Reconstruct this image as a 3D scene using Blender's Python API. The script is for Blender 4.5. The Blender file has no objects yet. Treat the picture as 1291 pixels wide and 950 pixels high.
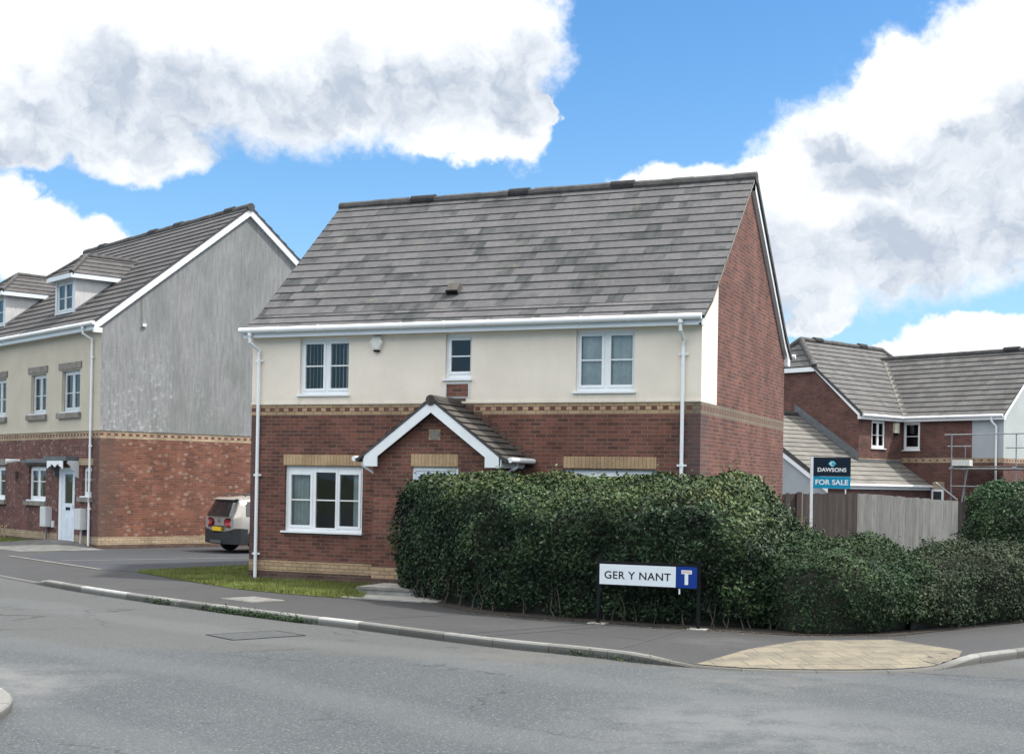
import bpy, bmesh, math, random
import numpy as np
from mathutils import Vector, Matrix
from mathutils.geometry import tessellate_polygon
random.seed(7); rng = np.random.default_rng(7)
R = math.radians
scene = bpy.context.scene
COL = scene.collection

# ------------------------------------------------------------------ camera
cam = bpy.data.cameras.new('camera'); camo = bpy.data.objects.new('camera', cam); COL.objects.link(camo)
cam.sensor_width = 36; cam.lens = 36 * 1706.87 / 1291; cam.shift_y = (595.17 - 475) / 1291
cam.clip_start = .1; cam.clip_end = 5000
camo.matrix_world = (Matrix.Translation((6.4106, -24.2511, 2.1183)) @ Matrix.Rotation(.3963, 4, 'Z')
                     @ Matrix.Rotation(math.pi / 2 + .008, 4, 'X') @ Matrix.Rotation(.0173, 4, 'Z'))
scene.camera = camo

# ------------------------------------------------------------------ exposure, sun, sky
scene.view_settings.view_transform = 'Standard'; scene.view_settings.look = 'None'
scene.view_settings.gamma = 1; scene.view_settings.exposure = 1.5
SUN_AZ, SUN_EL = 72.0, 59.0            # compass angle from +Y towards +X, elevation
sun = bpy.data.lights.new('sun', 'SUN'); suno = bpy.data.objects.new('sun', sun); COL.objects.link(suno)
sun.energy = 2.0; sun.angle = R(3.0); sun.color = (1, .955, .88)
sd = Vector((math.sin(R(SUN_AZ)) * math.cos(R(SUN_EL)), math.cos(R(SUN_AZ)) * math.cos(R(SUN_EL)), math.sin(R(SUN_EL))))
suno.rotation_euler = sd.to_track_quat('Z', 'Y').to_euler(); suno.location = (0, 0, 60)


class NT:
    """small helper around a node tree"""
    def __init__(s, tree):
        s.t = tree; s.n = tree.nodes; s.l = tree.links
    def new(s, typ, **kw):
        nd = s.n.new(typ)
        for k, v in kw.items(): setattr(nd, k, v)
        return nd
    def link(s, a, b): s.l.new(a, b)
    def setin(s, nd, key, v):
        if v is None: return
        if isinstance(v, bpy.types.NodeSocket): s.l.new(v, nd.inputs[key])
        else:
            if isinstance(v, tuple) and len(v) == 3 and nd.inputs[key].type == 'RGBA': v = (*v, 1)
            nd.inputs[key].default_value = v
    def math(s, op, a, b=None, c=None, clamp=False):
        nd = s.new('ShaderNodeMath', operation=op, use_clamp=clamp)
        s.setin(nd, 0, a)
        if b is not None: s.setin(nd, 1, b)
        if c is not None: s.setin(nd, 2, c)
        return nd.outputs[0]
    def vmath(s, op, a, b=None):
        nd = s.new('ShaderNodeVectorMath', operation=op); s.setin(nd, 0, a)
        if b is not None: s.setin(nd, 1, b)
        return nd.outputs['Value'] if op in ('LENGTH', 'DOT_PRODUCT') else nd.outputs[0]
    def mix(s, f, a, b, blend='MIX'):
        nd = s.new('ShaderNodeMix', data_type='RGBA', blend_type=blend)
        s.setin(nd, 0, f); s.setin(nd, 6, a); s.setin(nd, 7, b); return nd.outputs[2]
    def ramp(s, f, lo, hi, a=0., b=1.):
        nd = s.new('ShaderNodeMapRange', interpolation_type='SMOOTHSTEP'); s.setin(nd, 0, f)
        s.setin(nd, 1, lo); s.setin(nd, 2, hi); s.setin(nd, 3, a); s.setin(nd, 4, b); return nd.outputs[0]
    def noise(s, vec, scale, detail=4, rough=.55, dist=0., out=0):
        nd = s.new('ShaderNodeTexNoise'); s.setin(nd, 'Vector', vec); s.setin(nd, 'Scale', scale)
        s.setin(nd, 'Detail', detail); s.setin(nd, 'Roughness', rough); s.setin(nd, 'Distortion', dist); return nd.outputs[out]
    def mapv(s, vec, scale=(1, 1, 1), loc=(0, 0, 0), rot=(0, 0, 0)):
        nd = s.new('ShaderNodeMapping'); s.setin(nd, 0, vec); s.setin(nd, 1, loc); s.setin(nd, 2, rot); s.setin(nd, 3, scale); return nd.outputs[0]
    def sep(s, vec):
        nd = s.new('ShaderNodeSeparateXYZ'); s.setin(nd, 0, vec); return nd.outputs
    def comb(s, x, y, z):
        nd = s.new('ShaderNodeCombineXYZ'); s.setin(nd, 0, x); s.setin(nd, 1, y); s.setin(nd, 2, z); return nd.outputs[0]


world = bpy.data.worlds.new('World'); scene.world = world; world.use_nodes = True
w = NT(world.node_tree); w.n.clear()
sky = w.new('ShaderNodeTexSky', sky_type='NISHITA', sun_disc=False)
sky.sun_elevation = R(SUN_EL); sky.sun_rotation = R(SUN_AZ); sky.air_density = 1.0; sky.dust_density = .6; sky.ozone_density = 1.6
tc = w.new('ShaderNodeTexCoord')
dirv = w.vmath('NORMALIZE', tc.outputs['Generated'])
dx, dy, dz = w.sep(dirv)
az = w.math('ARCTAN2', dx, dy); el = w.math('ARCSINE', dz)
P0 = w.comb(az, el, 0.)
# fluffy warp of the cloud outlines
warp = w.noise(P0, 9.0, 5, .6, 0, 1)
warp = w.vmath('MULTIPLY', w.vmath('SUBTRACT', warp, (.5, .5, .5)), (.085, .065, 0.))
warp2 = w.noise(P0, 40.0, 5, .62, 0, 1)
warp2 = w.vmath('MULTIPLY', w.vmath('SUBTRACT', warp2, (.5, .5, .5)), (.026, .022, 0.))
P = w.vmath('ADD', w.vmath('ADD', P0, warp), warp2)


def ae(x, y):          # sky position of a cloud feature: azimuth, elevation (radians)
    u, v = (x - 645.5) / 1706.9, (595.2 - y) / 1706.9
    c, s_ = math.cos(.0173), math.sin(.0173)
    u, v = u * c - v * s_, u * s_ + v * c
    v += .008
    d = math.sqrt(1 + u * u + v * v)
    return math.atan(u) - .3963, math.asin(v / d)


def blobs(lst, src):
    acc = None
    for (x, y, rx, ry) in lst:
        a, e = ae(x, y)
        q = w.vmath('MULTIPLY', w.vmath('SUBTRACT', src, (a, e, 0.)), (1706.9 / rx * .97, 1706.9 / ry, 0.))
        d = w.math('SUBTRACT', 1.0, w.vmath('LENGTH', q))
        acc = d if acc is None else w.math('MAXIMUM', acc, d)
    return acc


CLOUDS = [(60, 40, 270, 170), (330, 30, 300, 140), (560, 62, 150, 125), (640, 140, 62, 66), (150, 185, 110, 52), (25, 180, 70, 48),
          (690, 130, 19, 18), (600, 165, 80, 42), (-5, 292, 52, 66), (75, 325, 100, 52), 
          (1245, 190, 190, 165), (1120, 250, 185, 145), (1000, 300, 150, 105), (885, 236, 120, 42), (1300, 55, 130, 95), (1180, 110, 95, 66),
          (1028, 405, 46, 20), (1222, 432, 80, 30), (1140, 447, 60, 16)]
dens = blobs(CLOUDS, P)
gn = w.noise(w.mapv(P0, (1, 2.2, 1)), 2.3, 5, .6)
away = w.ramp(w.math('ABSOLUTE', w.math('ADD', az, .3963)), .55, .75)
away0 = away; away = w.math('MULTIPLY', away, w.ramp(el, .16, .34))
gen = w.math('SUBTRACT', w.math('MULTIPLY', w.math('SUBTRACT', gn, .40), w.math('MULTIPLY', away, 3.0)), w.math('SUBTRACT', 1.0, away))
hi = w.ramp(el, .40, .55)
above = w.math('SUBTRACT', w.math('MULTIPLY', w.math('SUBTRACT', gn, .44), w.math('MULTIPLY', hi, 3.0)), w.math('SUBTRACT', 1.0, hi))
dens = w.math('MAXIMUM', dens, w.math('MAXIMUM', gen, above))
detail = w.math('MULTIPLY', w.math('SUBTRACT', w.noise(P0, 26.0, 8, .65), .5), .55)
densd = w.math('ADD', dens, detail)
mask = w.ramp(densd, -.06, .22)
# grey undersides and thick parts
GREY = [(480, 105, 150, 50), (250, 110, 170, 48), (620, 110, 75, 38), (90, 160, 110, 62), (1250, 270, 90, 90), (1090, 340, 130, 66),
        (1180, 210, 150, 40), (1000, 375, 60, 30), (30, 205, 60, 26), (250, 170, 110, 34), (1270, 190, 60, 44), (1050, 180, 60, 20)]
g = blobs(GREY, w.vmath('ADD', P, w.vmath('MULTIPLY', warp, (.9, .9, 0.))))
gnz = w.math('MULTIPLY', w.math('SUBTRACT', w.noise(P0, 11.0, 8, .62), .5), 1.3)
grey = w.ramp(w.math('ADD', g, w.math('MULTIPLY', gnz, .75)), -.80, .62)
rn1 = w.noise(P, 13.0, 8, .58); rn2 = w.noise(w.vmath('ADD', P, (.014, .016, 0.)), 13.0, 8, .58)
relief = w.ramp(w.math('SUBTRACT', rn2, rn1), -.12, .16)
rn3 = w.noise(P, 34.0, 6, .6); rn4 = w.noise(w.vmath('ADD', P, (.006, .008, 0.)), 34.0, 6, .6)
relief = w.math('ADD', relief, w.math('MULTIPLY', w.ramp(w.math('SUBTRACT', rn4, rn3), -.12, .18), .45))
grey = w.math('ADD', w.math('MULTIPLY', grey, .70), w.math('MULTIPLY', w.math('SUBTRACT', relief, .42), w.math('ADD', w.math('MULTIPLY', grey, .34), .16)), clamp=True)
thin = w.math('MULTIPLY', w.math('SUBTRACT', w.noise(P0, 17.0, 5, .6), .46), 2.4, clamp=True)
grey = w.math('MAXIMUM', grey, w.math('MULTIPLY', thin, .55))
overhead = w.math('MAXIMUM', away0, hi)             # unseen clouds overhead and behind, made brighter to add fill light
ccol = w.mix(grey, w.mix(overhead, (.425, .43, .435), (.88, .88, .87)), w.mix(overhead, (.195, .222, .262), (.36, .38, .40)))
SKY_K = .105
hs = w.new('ShaderNodeHueSaturation'); w.setin(hs, 'Saturation', 1.33); w.setin(hs, 'Value', .64); w.link(w.mix(w.ramp(el, .0, .22, .62, 0), sky.outputs[0], (2.1, 3.45, 5.3)), hs.inputs['Color'])
bg1 = w.new('ShaderNodeBackground'); w.link(hs.outputs[0], bg1.inputs[0]); bg1.inputs[1].default_value = SKY_K
bg2 = w.new('ShaderNodeBackground'); w.link(ccol, bg2.inputs[0]); bg2.inputs[1].default_value = 1.0
mx = w.new('ShaderNodeMixShader'); w.link(mask, mx.inputs[0]); w.link(bg1.outputs[0], mx.inputs[1]); w.link(bg2.outputs[0], mx.inputs[2])
wo = w.new('ShaderNodeOutputWorld'); w.link(mx.outputs[0], wo.inputs[0])
scene.cycles.use_denoising = True
scene.cycles.max_bounces = 8; scene.cycles.transparent_max_bounces = 12

# ------------------------------------------------------------------ materials
MATS = {}


def base_mat(name):
    m = bpy.data.materials.new(name); m.use_nodes = True
    t = NT(m.node_tree); b = t.n['Principled BSDF']; MATS[name] = m
    return m, t, b


def bump(t, b, h, strength=.3, dist=.01):
    bp = t.new('ShaderNodeBump'); t.setin(bp, 'Strength', strength); t.setin(bp, 'Distance', dist); t.setin(bp, 'Height', h)
    t.link(bp.outputs[0], b.inputs['Normal'])


def plain(name, col, rough=.5, var=.12, nscale=6., metal=0., spec=None, bumpk=0., dirt=None):
    m, t, b = base_mat(name)
    oc = t.new('ShaderNodeTexCoord').outputs['Object']
    n = t.noise(oc, nscale, 5, .6)
    dark = tuple(c * (1 - var) for c in col); lite = tuple(min(1, c * (1 + var)) for c in col)
    c = t.mix(t.ramp(n, .3, .7), dark, lite)
    if dirt:
        n2 = t.noise(oc, nscale * .37, 6, .7)
        c = t.mix(t.ramp(n2, .52, .78, 0, dirt[1]), c, dirt[0])
    t.setin(b, 'Base Color', c); b.inputs['Roughness'].default_value = rough; b.inputs['Metallic'].default_value = metal
    if spec is not None: b.inputs['Specular IOR Level'].default_value = spec
    if bumpk: bump(t, b, t.noise(oc, nscale * 12, 4), bumpk, .01)
    return m


def brick_mat(name, c1, c2, mortar, bw=.225, rh=.075, offset=.5, pale=None, dark=None, weather=None, palecut=.62, mort=.008):
    """brickwork from UVs in metres; pale = spalled or whitened single bricks, dark = damp stain boxes, weather = bloom"""
    m, t, b = base_mat(name)
    tcn = t.new('ShaderNodeTexCoord'); uv = tcn.outputs['UV']; oc = tcn.outputs['Object']
    def bt(ca, cb, cm, bias=0.):
        nd = t.new('ShaderNodeTexBrick', offset=offset, offset_frequency=2, squash=1.0)
        t.setin(nd, 'Vector', uv); t.setin(nd, 'Color1', ca); t.setin(nd, 'Color2', cb); t.setin(nd, 'Mortar', cm)
        t.setin(nd, 'Scale', 1.0); t.setin(nd, 'Mortar Size', mort); t.setin(nd, 'Mortar Smooth', .3); t.setin(nd, 'Bias', bias)
        t.setin(nd, 'Brick Width', bw); t.setin(nd, 'Row Height', rh); return nd
    nd = bt(c1, c2, mortar)
    col = nd.outputs[0]; fac = nd.outputs[1]
    n = t.noise(oc, 1.3, 6, .62); n2 = t.noise(oc, 22., 4, .6)
    col = t.mix(.42, col, t.mix(t.ramp(n, .25, .75), tuple(x * .6 for x in c1), tuple(min(1, x * 1.45) for x in c2)), 'MIX') if False else col
    hsn = t.new('ShaderNodeHueSaturation'); t.link(col, hsn.inputs['Color'])
    t.setin(hsn, 'Value', t.math('ADD', t.ramp(n, .25, .75, .72, 1.22), t.math('MULTIPLY', t.math('SUBTRACT', n2, .5), .55)))
    col = hsn.outputs[0]
    if pale:
        vo = t.new('ShaderNodeTexVoronoi'); t.setin(vo, 'Scale', 1.0); t.setin(vo, 'Vector', t.mapv(uv, (5.0, 7.4, 1.)))
        cr_, cg_, cb_ = t.sep(vo.outputs['Color'])
        sel = t.math('MULTIPLY', t.ramp(cr_, palecut - .62, palecut - .28), t.ramp(cg_, 0, 1, .35, 1))
        blot = t.ramp(t.math('ADD', vo.outputs['Distance'], t.math('MULTIPLY', t.noise(oc, 16., 3, .6), .22)), .56, .36)
        region = t.ramp(t.noise(oc, .8, 3, .6), .28, .55, .45, .9)
        sel = t.math('MULTIPLY', t.math('MULTIPLY', sel, blot), region)
        col = t.mix(sel, col, pale)
    if weather:
        wn = t.ramp(t.noise(t.mapv(oc, (1, 1, 2.2)), 1.7, 7, .68), .56, .78, 0, weather[1])
        col = t.mix(wn, col, weather[0])
    if dark:
        x, y, z = t.sep(oc)
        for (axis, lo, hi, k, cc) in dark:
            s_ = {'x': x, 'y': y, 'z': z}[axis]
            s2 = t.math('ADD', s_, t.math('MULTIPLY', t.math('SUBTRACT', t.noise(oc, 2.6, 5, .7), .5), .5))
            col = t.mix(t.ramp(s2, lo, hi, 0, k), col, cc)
    t.setin(b, 'Base Color', col); b.inputs['Roughness'].default_value = .88; b.inputs['Specular IOR Level'].default_value = .25
    h = t.math('ADD', t.math('MULTIPLY', t.math('SUBTRACT', 1.0, fac), 1.0), t.math('MULTIPLY', n2, .35))
    bump(t, b, h, .55, .008)
    return m


def render_mat(name, col, streak=0., blotch=None, grime=None, rough=.9, sills=()):
    m, t, b = base_mat(name)
    oc = t.new('ShaderNodeTexCoord').outputs['Object']
    n = t.noise(oc, .9, 6, .6); c = t.mix(t.ramp(n, .3, .7), tuple(x * .93 for x in col), tuple(x * 1.05 for x in col))
    if streak:
        sn = t.noise(t.mapv(oc, (7.5, 7.5, .9)), 1.6, 8, .75)
        sn2 = t.noise(t.mapv(oc, (1.2, 1.2, .5)), .8, 5, .7)
        c = t.mix(t.ramp(sn, .35, .72, 0, streak), c, tuple(x * .45 for x in col))
        c = t.mix(t.ramp(t.noise(oc, 20., 6, .75), .45, .7, 0, .35), c, tuple(min(1, x * 1.35) for x in col))
        c = t.mix(t.ramp(sn2, .42, .70, 0, streak * .75), c, (col[0] * .50, col[1] * .57, col[2] * .50))
    if blotch:
        bn = t.ramp(t.noise(oc, 6.0, 5, .68, .2), .50, .70)
        x, y, z = t.sep(oc)
        reg = t.math('MULTIPLY', t.ramp(y, 5.5, .8), t.ramp(z, 6.6, 4.4))
        reg = t.math('MULTIPLY', reg, t.ramp(t.noise(oc, .9, 3), .40, .55))
        c = t.mix(t.math('MULTIPLY', t.math('MULTIPLY', bn, reg), .42), c, blotch)
    if grime:
        gn_ = t.noise(t.mapv(oc, (4, 4, .8)), 1.0, 6, .7)
        c = t.mix(t.ramp(gn_, .5, .75, 0, grime[1]), c, grime[0])
    if sills:                                         # rain runs below the sills and a dusty foot
        x, y, z = t.sep(oc); run = t.ramp(t.noise(t.mapv(oc, (13, 13, .7)), 1.0, 5, .65), .42, .68)
        for (x0, x1, zt_) in sills:
            k = t.math('MULTIPLY', t.ramp(z, zt_ - .75, zt_, 0, 1), t.math('LESS_THAN', z, zt_ + .01))
            ends = t.math('ADD', t.ramp(t.math('ABSOLUTE', t.math('SUBTRACT', x, x0 + .03)), .12, .0), t.ramp(t.math('ABSOLUTE', t.math('SUBTRACT', x, x1 - .03)), .12, .0))
            mid = t.math('MULTIPLY', t.ramp(t.math('ABSOLUTE', t.math('SUBTRACT', x, (x0 + x1) / 2)), (x1 - x0) / 2 + .03, (x1 - x0) / 2 - .03), .45)
            k = t.math('MULTIPLY', t.math('MULTIPLY', k, t.math('ADD', ends, mid)), t.math('MULTIPLY', run, .42))
            c = t.mix(k, c, tuple(q * .62 for q in col))
        c = t.mix(t.math('MULTIPLY', t.ramp(z, 3.95, 3.68, 0, .30), t.ramp(t.noise(oc, 2.2, 6, .7), .35, .65)), c, tuple(q * .66 for q in col))
    t.setin(b, 'Base Color', c); b.inputs['Roughness'].default_value = rough; b.inputs['Specular IOR Level'].default_value = .2
    bump(t, b, t.noise(oc, 130., 3, .6), .25, .004)
    return m


def tile_mat(name, c1, c2, moss, mossk=.8, tw=.334, rh=.345, lichen=(.17, .18, .13)):
    m, t, b = base_mat(name)
    tcn = t.new('ShaderNodeTexCoord'); uv = tcn.outputs['UV']; oc = tcn.outputs['Object']
    nd = t.new('ShaderNodeTexBrick', offset=.5, offset_frequency=2, squash=1.0)
    t.setin(nd, 'Vector', uv); t.setin(nd, 'Color1', c1); t.setin(nd, 'Color2', c2); t.setin(nd, 'Mortar', tuple(x * .7 for x in c1))
    t.setin(nd, 'Scale', 1.0); t.setin(nd, 'Mortar Size', .004); t.setin(nd, 'Mortar Smooth', .2); t.setin(nd, 'Brick Width', tw); t.setin(nd, 'Row Height', rh)
    nb = t.new('ShaderNodeTexBrick', offset=.5, offset_frequency=2, squash=1.0)
    t.setin(nb, 'Vector', uv); t.setin(nb, 'Color1', (0, 0, 0)); t.setin(nb, 'Color2', (1, 1, 1)); t.setin(nb, 'Mortar', (0, 0, 0))
    t.setin(nb, 'Scale', 1.0); t.setin(nb, 'Mortar Size', .0); t.setin(nb, 'Brick Width', tw); t.setin(nb, 'Row Height', rh)
    hsn = t.new('ShaderNodeHueSaturation'); t.link(nd.outputs[0], hsn.inputs['Color'])
    n = t.noise(oc, .8, 5, .6); n3 = t.noise(oc, 9., 5, .7)
    t.setin(hsn, 'Value', t.math('MULTIPLY', t.ramp(n, .25, .75, .86, 1.14), t.ramp(n3, .2, .8, .82, 1.18)))
    col = hsn.outputs[0]
    # darker damp tiles, in clusters, running down the slope
    cl = t.ramp(t.noise(uv, .75, 4, .65), .42, .56)
    run = t.ramp(t.noise(t.mapv(uv, (5.5, 1.1, 1)), 1.0, 5, .7), .42, .62)
    k = t.math('MULTIPLY', t.math('MULTIPLY', t.ramp(nb.outputs[0], .50, .68), cl), t.math('MULTIPLY', t.ramp(run, 0, 1, .55, 1), mossk))
    col = t.mix(k, col, moss)
    k2 = t.math('MULTIPLY', t.ramp(t.noise(t.mapv(uv, (7, 1.0, 1)), 1.0, 6, .7), .56, .74), .26 * mossk)
    col = t.mix(k2, col, moss)
    col = t.mix(t.ramp(t.noise(uv, 1.9, 5, .7), .58, .75, 0, .5), col, lichen)
    t.setin(b, 'Base Color', col); b.inputs['Roughness'].default_value = .82; b.inputs['Specular IOR Level'].default_value = .3
    bump(t, b, t.math('ADD', t.math('MULTIPLY', t.math('SUBTRACT', 1.0, nd.outputs[1]), .4), n3), .35, .008)
    return m


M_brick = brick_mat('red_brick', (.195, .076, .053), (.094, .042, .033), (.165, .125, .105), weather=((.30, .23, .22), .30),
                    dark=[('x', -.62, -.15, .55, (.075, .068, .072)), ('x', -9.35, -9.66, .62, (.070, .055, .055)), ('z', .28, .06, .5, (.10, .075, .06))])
M_brick_gable = brick_mat('gable_brick', (.180, .070, .050), (.092, .042, .034), (.175, .135, .12), weather=((.24, .18, .17), .14),
                          dark=[('y', .95, .1, .4, (.09, .075, .075))])
M_brick_orange = brick_mat('orange_brick', (.205, .080, .050), (.118, .050, .036), (.15, .105, .085), pale=(.27, .19, .15), palecut=.78,
                           dark=[('y', 1.0, .15, .6, (.09, .065, .055))])
M_brick_terrace = brick_mat('terrace_front_brick', (.155, .063, .052), (.092, .043, .039), (.16, .115, .10), pale=(.25, .18, .165), palecut=.80,
                            dark=[('x', -.9, -.05, .5, (.09, .065, .055))])
M_brick_far = brick_mat('far_brick', (.135, .057, .046), (.076, .037, .033), (.15, .115, .10), weather=((.30, .23, .22), .2))
M_brick_plinth = brick_mat('plinth_brick', (.11, .065, .05), (.075, .045, .038), (.13, .105, .09), weather=((.16, .15, .11), .6))
M_buff = brick_mat('buff_brick', (.42, .295, .175), (.33, .228, .135), (.18, .145, .115), weather=((.20, .16, .12), .45),
                   dark=[('x', -.55, -.12, .72, (.10, .09, .08))])
M_buff_far = brick_mat('buff_brick_terrace', (.40, .31, .21), (.315, .24, .16), (.20, .155, .11), weather=((.20, .16, .12), .35))
M_soldier = brick_mat('soldier_brick', (.43, .30, .175), (.345, .238, .14), (.20, .14, .095), bw=.075, rh=.6, offset=0., mort=.006)
M_red_header = plain('red_header', (.125, .050, .038), .88, .35, 9.)
M_cream = render_mat('cream_render', (.77, .69, .585), grime=((.63, .545, .43), .18), sills=[(-8.6, -7.36, 3.84), (-5.26, -4.6, 4.12), (-2.5, -1.24, 3.84)])
M_cream_terrace = render_mat('ochre_render', (.50, .452, .37), grime=((.35, .325, .25), .3))
M_grey = render_mat('weathered_grey_render', (.252, .254, .256), streak=.68, blotch=(.62, .64, .64))
M_panel = render_mat('pale_grey_render', (.34, .365, .385), grime=((.27, .29, .30), .3))
M_pale = render_mat('pale_render', (.42, .445, .435), grime=((.42, .45, .42), .3))
M_dormer = render_mat('dormer_render', (.54, .53, .525), streak=.38)
M_tile = tile_mat('grey_roof_tile', (.104, .101, .104), (.084, .083, .087), (.034, .039, .038), 1.0, rh=.285)
M_tile_terrace = tile_mat('terrace_roof_tile', (.088, .083, .083), (.066, .063, .065), (.055, .052, .050), .7, lichen=(.12, .125, .09))
M_tile_far = tile_mat('far_roof_tile', (.115, .112, .108), (.086, .084, .083), (.07, .066, .064), .55)
M_tile_pale = tile_mat('garage_roof_tile', (.175, .166, .15), (.138, .132, .12), (.12, .11, .10), .4)
M_tile_porch = tile_mat('porch_roof_tile', (.080, .070, .062), (.055, .049, .045), (.035, .032, .028), .6, tw=.30, lichen=(.10, .10, .06))
M_ridge = plain('ridge_tile', (.052, .050, .050), .8, .35, 5., dirt=((.10, .105, .075), .6), bumpk=.3)
M_upvc = plain('white_upvc', (.78, .795, .80), .35, .03, 3., dirt=((.60, .61, .58), .35))
M_upvc_dirty = plain('grey_white_upvc', (.58, .61, .62), .45, .05, 3., dirt=((.42, .43, .40), .5))
M_fascia = plain('fascia_board', (.66, .70, .72), .4, .04, 1.2, dirt=((.46, .48, .47), .45))
M_lead = plain('lead_flashing', (.105, .115, .125), .6, .2, 8.)
M_black = plain('black_paint', (.008, .009, .011), .6, .3, 8., spec=.15)
M_stone = plain('grey_stone', (.20, .185, .165), .9, .25, 5., bumpk=.3, dirt=((.10, .095, .08), .6))
M_concrete = plain('concrete', (.33, .32, .29), .92, .18, 4., bumpk=.4, dirt=((.19, .18, .16), .6))
M_net = plain('net_curtain', (.62, .66, .63), .9, .10, 5.)
M_blind = plain('vertical_blind', (.66, .68, .66), .85, .15, 8.)
M_blind_pale = plain('pale_blind', (.80, .83, .81), .85, .10, 8.)
M_door = plain('white_door', (.66, .71, .77), .4, .05, 3., dirt=((.5, .52, .54), .4))
M_timber = plain('dark_timber', (.035, .036, .042), .85, .3, 4., bumpk=.3)


def glass_mat():
    m = bpy.data.materials.new('window_glass'); m.use_nodes = True; t = NT(m.node_tree); t.n.clear()
    gl = t.new('ShaderNodeBsdfGlossy'); t.setin(gl, 'Color', (.95, .98, 1.)); t.setin(gl, 'Roughness', .02)
    tr = t.new('ShaderNodeBsdfTransparent'); t.setin(tr, 'Color', (.78, .83, .84))
    oc = t.new('ShaderNodeTexCoord').outputs['Object']
    bp = t.new('ShaderNodeBump'); t.setin(bp, 'Strength', .05); t.setin(bp, 'Distance', .05); t.setin(bp, 'Height', t.noise(oc, 1.7, 2))
    t.link(bp.outputs[0], gl.inputs['Normal'])
    fr = t.new('ShaderNodeFresnel'); t.setin(fr, 'IOR', 1.52)
    f = t.math('ADD', t.math('MULTIPLY', fr.outputs[0], 1.0), .01, clamp=True)
    mx_ = t.new('ShaderNodeMixShader'); t.link(f, mx_.inputs[0]); t.link(tr.outputs[0], mx_.inputs[1]); t.link(gl.outputs[0], mx_.inputs[2])
    o = t.new('ShaderNodeOutputMaterial'); t.link(mx_.outputs[0], o.inputs[0]); return m


M_glass = glass_mat()
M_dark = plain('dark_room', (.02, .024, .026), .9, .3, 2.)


# ------------------------------------------------------------------ mesh helpers
class MB:
    def __init__(s):
        s.v = []; s.f = []; s.m = []; s.uv = []; s.mats = []
    def mi(s, mat):
        if mat not in s.mats: s.mats.append(mat)
        return s.mats.index(mat)
    def poly(s, pts, mat, uv=None):
        i = len(s.v); s.v += [tuple(p) for p in pts]; s.f.append(list(range(i, i + len(pts)))); s.m.append(s.mi(mat))
        if uv is None: uv = [(p[0], p[1]) for p in pts]
        s.uv.append([tuple(u) for u in uv])
    def box(s, a, b, mat, xf=None):
        x0, y0, z0 = a; x1, y1, z1 = b
        c = [Vector(p) for p in ((x0, y0, z0), (x1, y0, z0), (x1, y1, z0), (x0, y1, z0), (x0, y0, z1), (x1, y0, z1), (x1, y1, z1), (x0, y1, z1))]
        if xf is not None: c = [xf(p) if callable(xf) else xf @ p for p in c]
        dx, dy, dz = abs(x1 - x0), abs(y1 - y0), abs(z1 - z0)
        for q, (du, dv) in (((0, 3, 2, 1), (dy, dx)), ((4, 5, 6, 7), (dx, dy)), ((0, 1, 5, 4), (dx, dz)), ((1, 2, 6, 5), (dy, dz)), ((2, 3, 7, 6), (dx, dz)), ((3, 0, 4, 7), (dy, dz))):
            s.poly([c[k] for k in q], mat, [(0, 0), (du, 0), (du, dv), (0, dv)])
    def tube(s, path, r, mat, n=10, caps=True, half=False):
        path = [Vector(p) for p in path]; rings = []
        for i, p in enumerate(path):
            if i == 0: d = path[1] - p
            elif i == len(path) - 1: d = p - path[i - 1]
            else: d = (path[i + 1] - p).normalized() + (p - path[i - 1]).normalized()
            d.normalize(); up = Vector((0, 0, 1)) if abs(d.z) < .9 else Vector((1, 0, 0))
            a = d.cross(up).normalized(); b = a.cross(d).normalized()
            rr = r[i] if isinstance(r, (list, tuple)) else r
            rings.append([p + (a * math.cos(2 * math.pi * k / n) + b * math.sin(2 * math.pi * k / n)) * rr for k in range(n)])
        for i in range(len(rings) - 1):
            for k in range(n):
                k2 = (k + 1) % n; s.poly([rings[i][k], rings[i][k2], rings[i + 1][k2], rings[i + 1][k]], mat)
        if caps:
            s.poly(list(reversed(rings[0])), mat); s.poly(rings[-1], mat)
    def build(s, name, parent=None, smooth=False, loc=None):
        me = bpy.data.meshes.new(name); me.from_pydata(s.v, [], s.f); me.update()
        for m in s.mats: me.materials.append(m)
        me.polygons.foreach_set('material_index', s.m)
        ul = me.uv_layers.new(name='UVMap'); flat = [c for fuv in s.uv for u in fuv for c in u]; ul.data.foreach_set('uv', flat)
        if smooth:
            bm = bmesh.new(); bm.from_mesh(me); bmesh.ops.remove_doubles(bm, verts=bm.verts, dist=1e-4)
            for f in bm.faces: f.smooth = True
            for e in bm.edges:
                if len(e.link_faces) == 2 and e.calc_face_angle(0) > R(40): e.smooth = False
            bm.to_mesh(me); bm.free()
        o = bpy.data.objects.new(name, me); COL.objects.link(o)
        if parent is not None: o.parent = parent
        if loc is not None: o.location = loc
        return o


def tag(o, label=None, cat=None, group=None, kind=None):
    if label: o['label'] = label
    if cat: o['category'] = cat
    if group: o['group'] = group
    if kind: o['kind'] = kind
    return o


def empty(name, loc, rz=0., label=None, cat=None, group=None):
    o = bpy.data.objects.new(name, None); COL.objects.link(o); o.location = loc; o.rotation_euler = (0, 0, rz); o.empty_display_size = .3
    return tag(o, label, cat, group)


def copy_tree(o, parent=None):
    c = o.copy(); COL.objects.link(c)
    if parent is not None: c.parent = parent
    for ch in list(o.children): copy_tree(ch, c)
    return c


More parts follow.
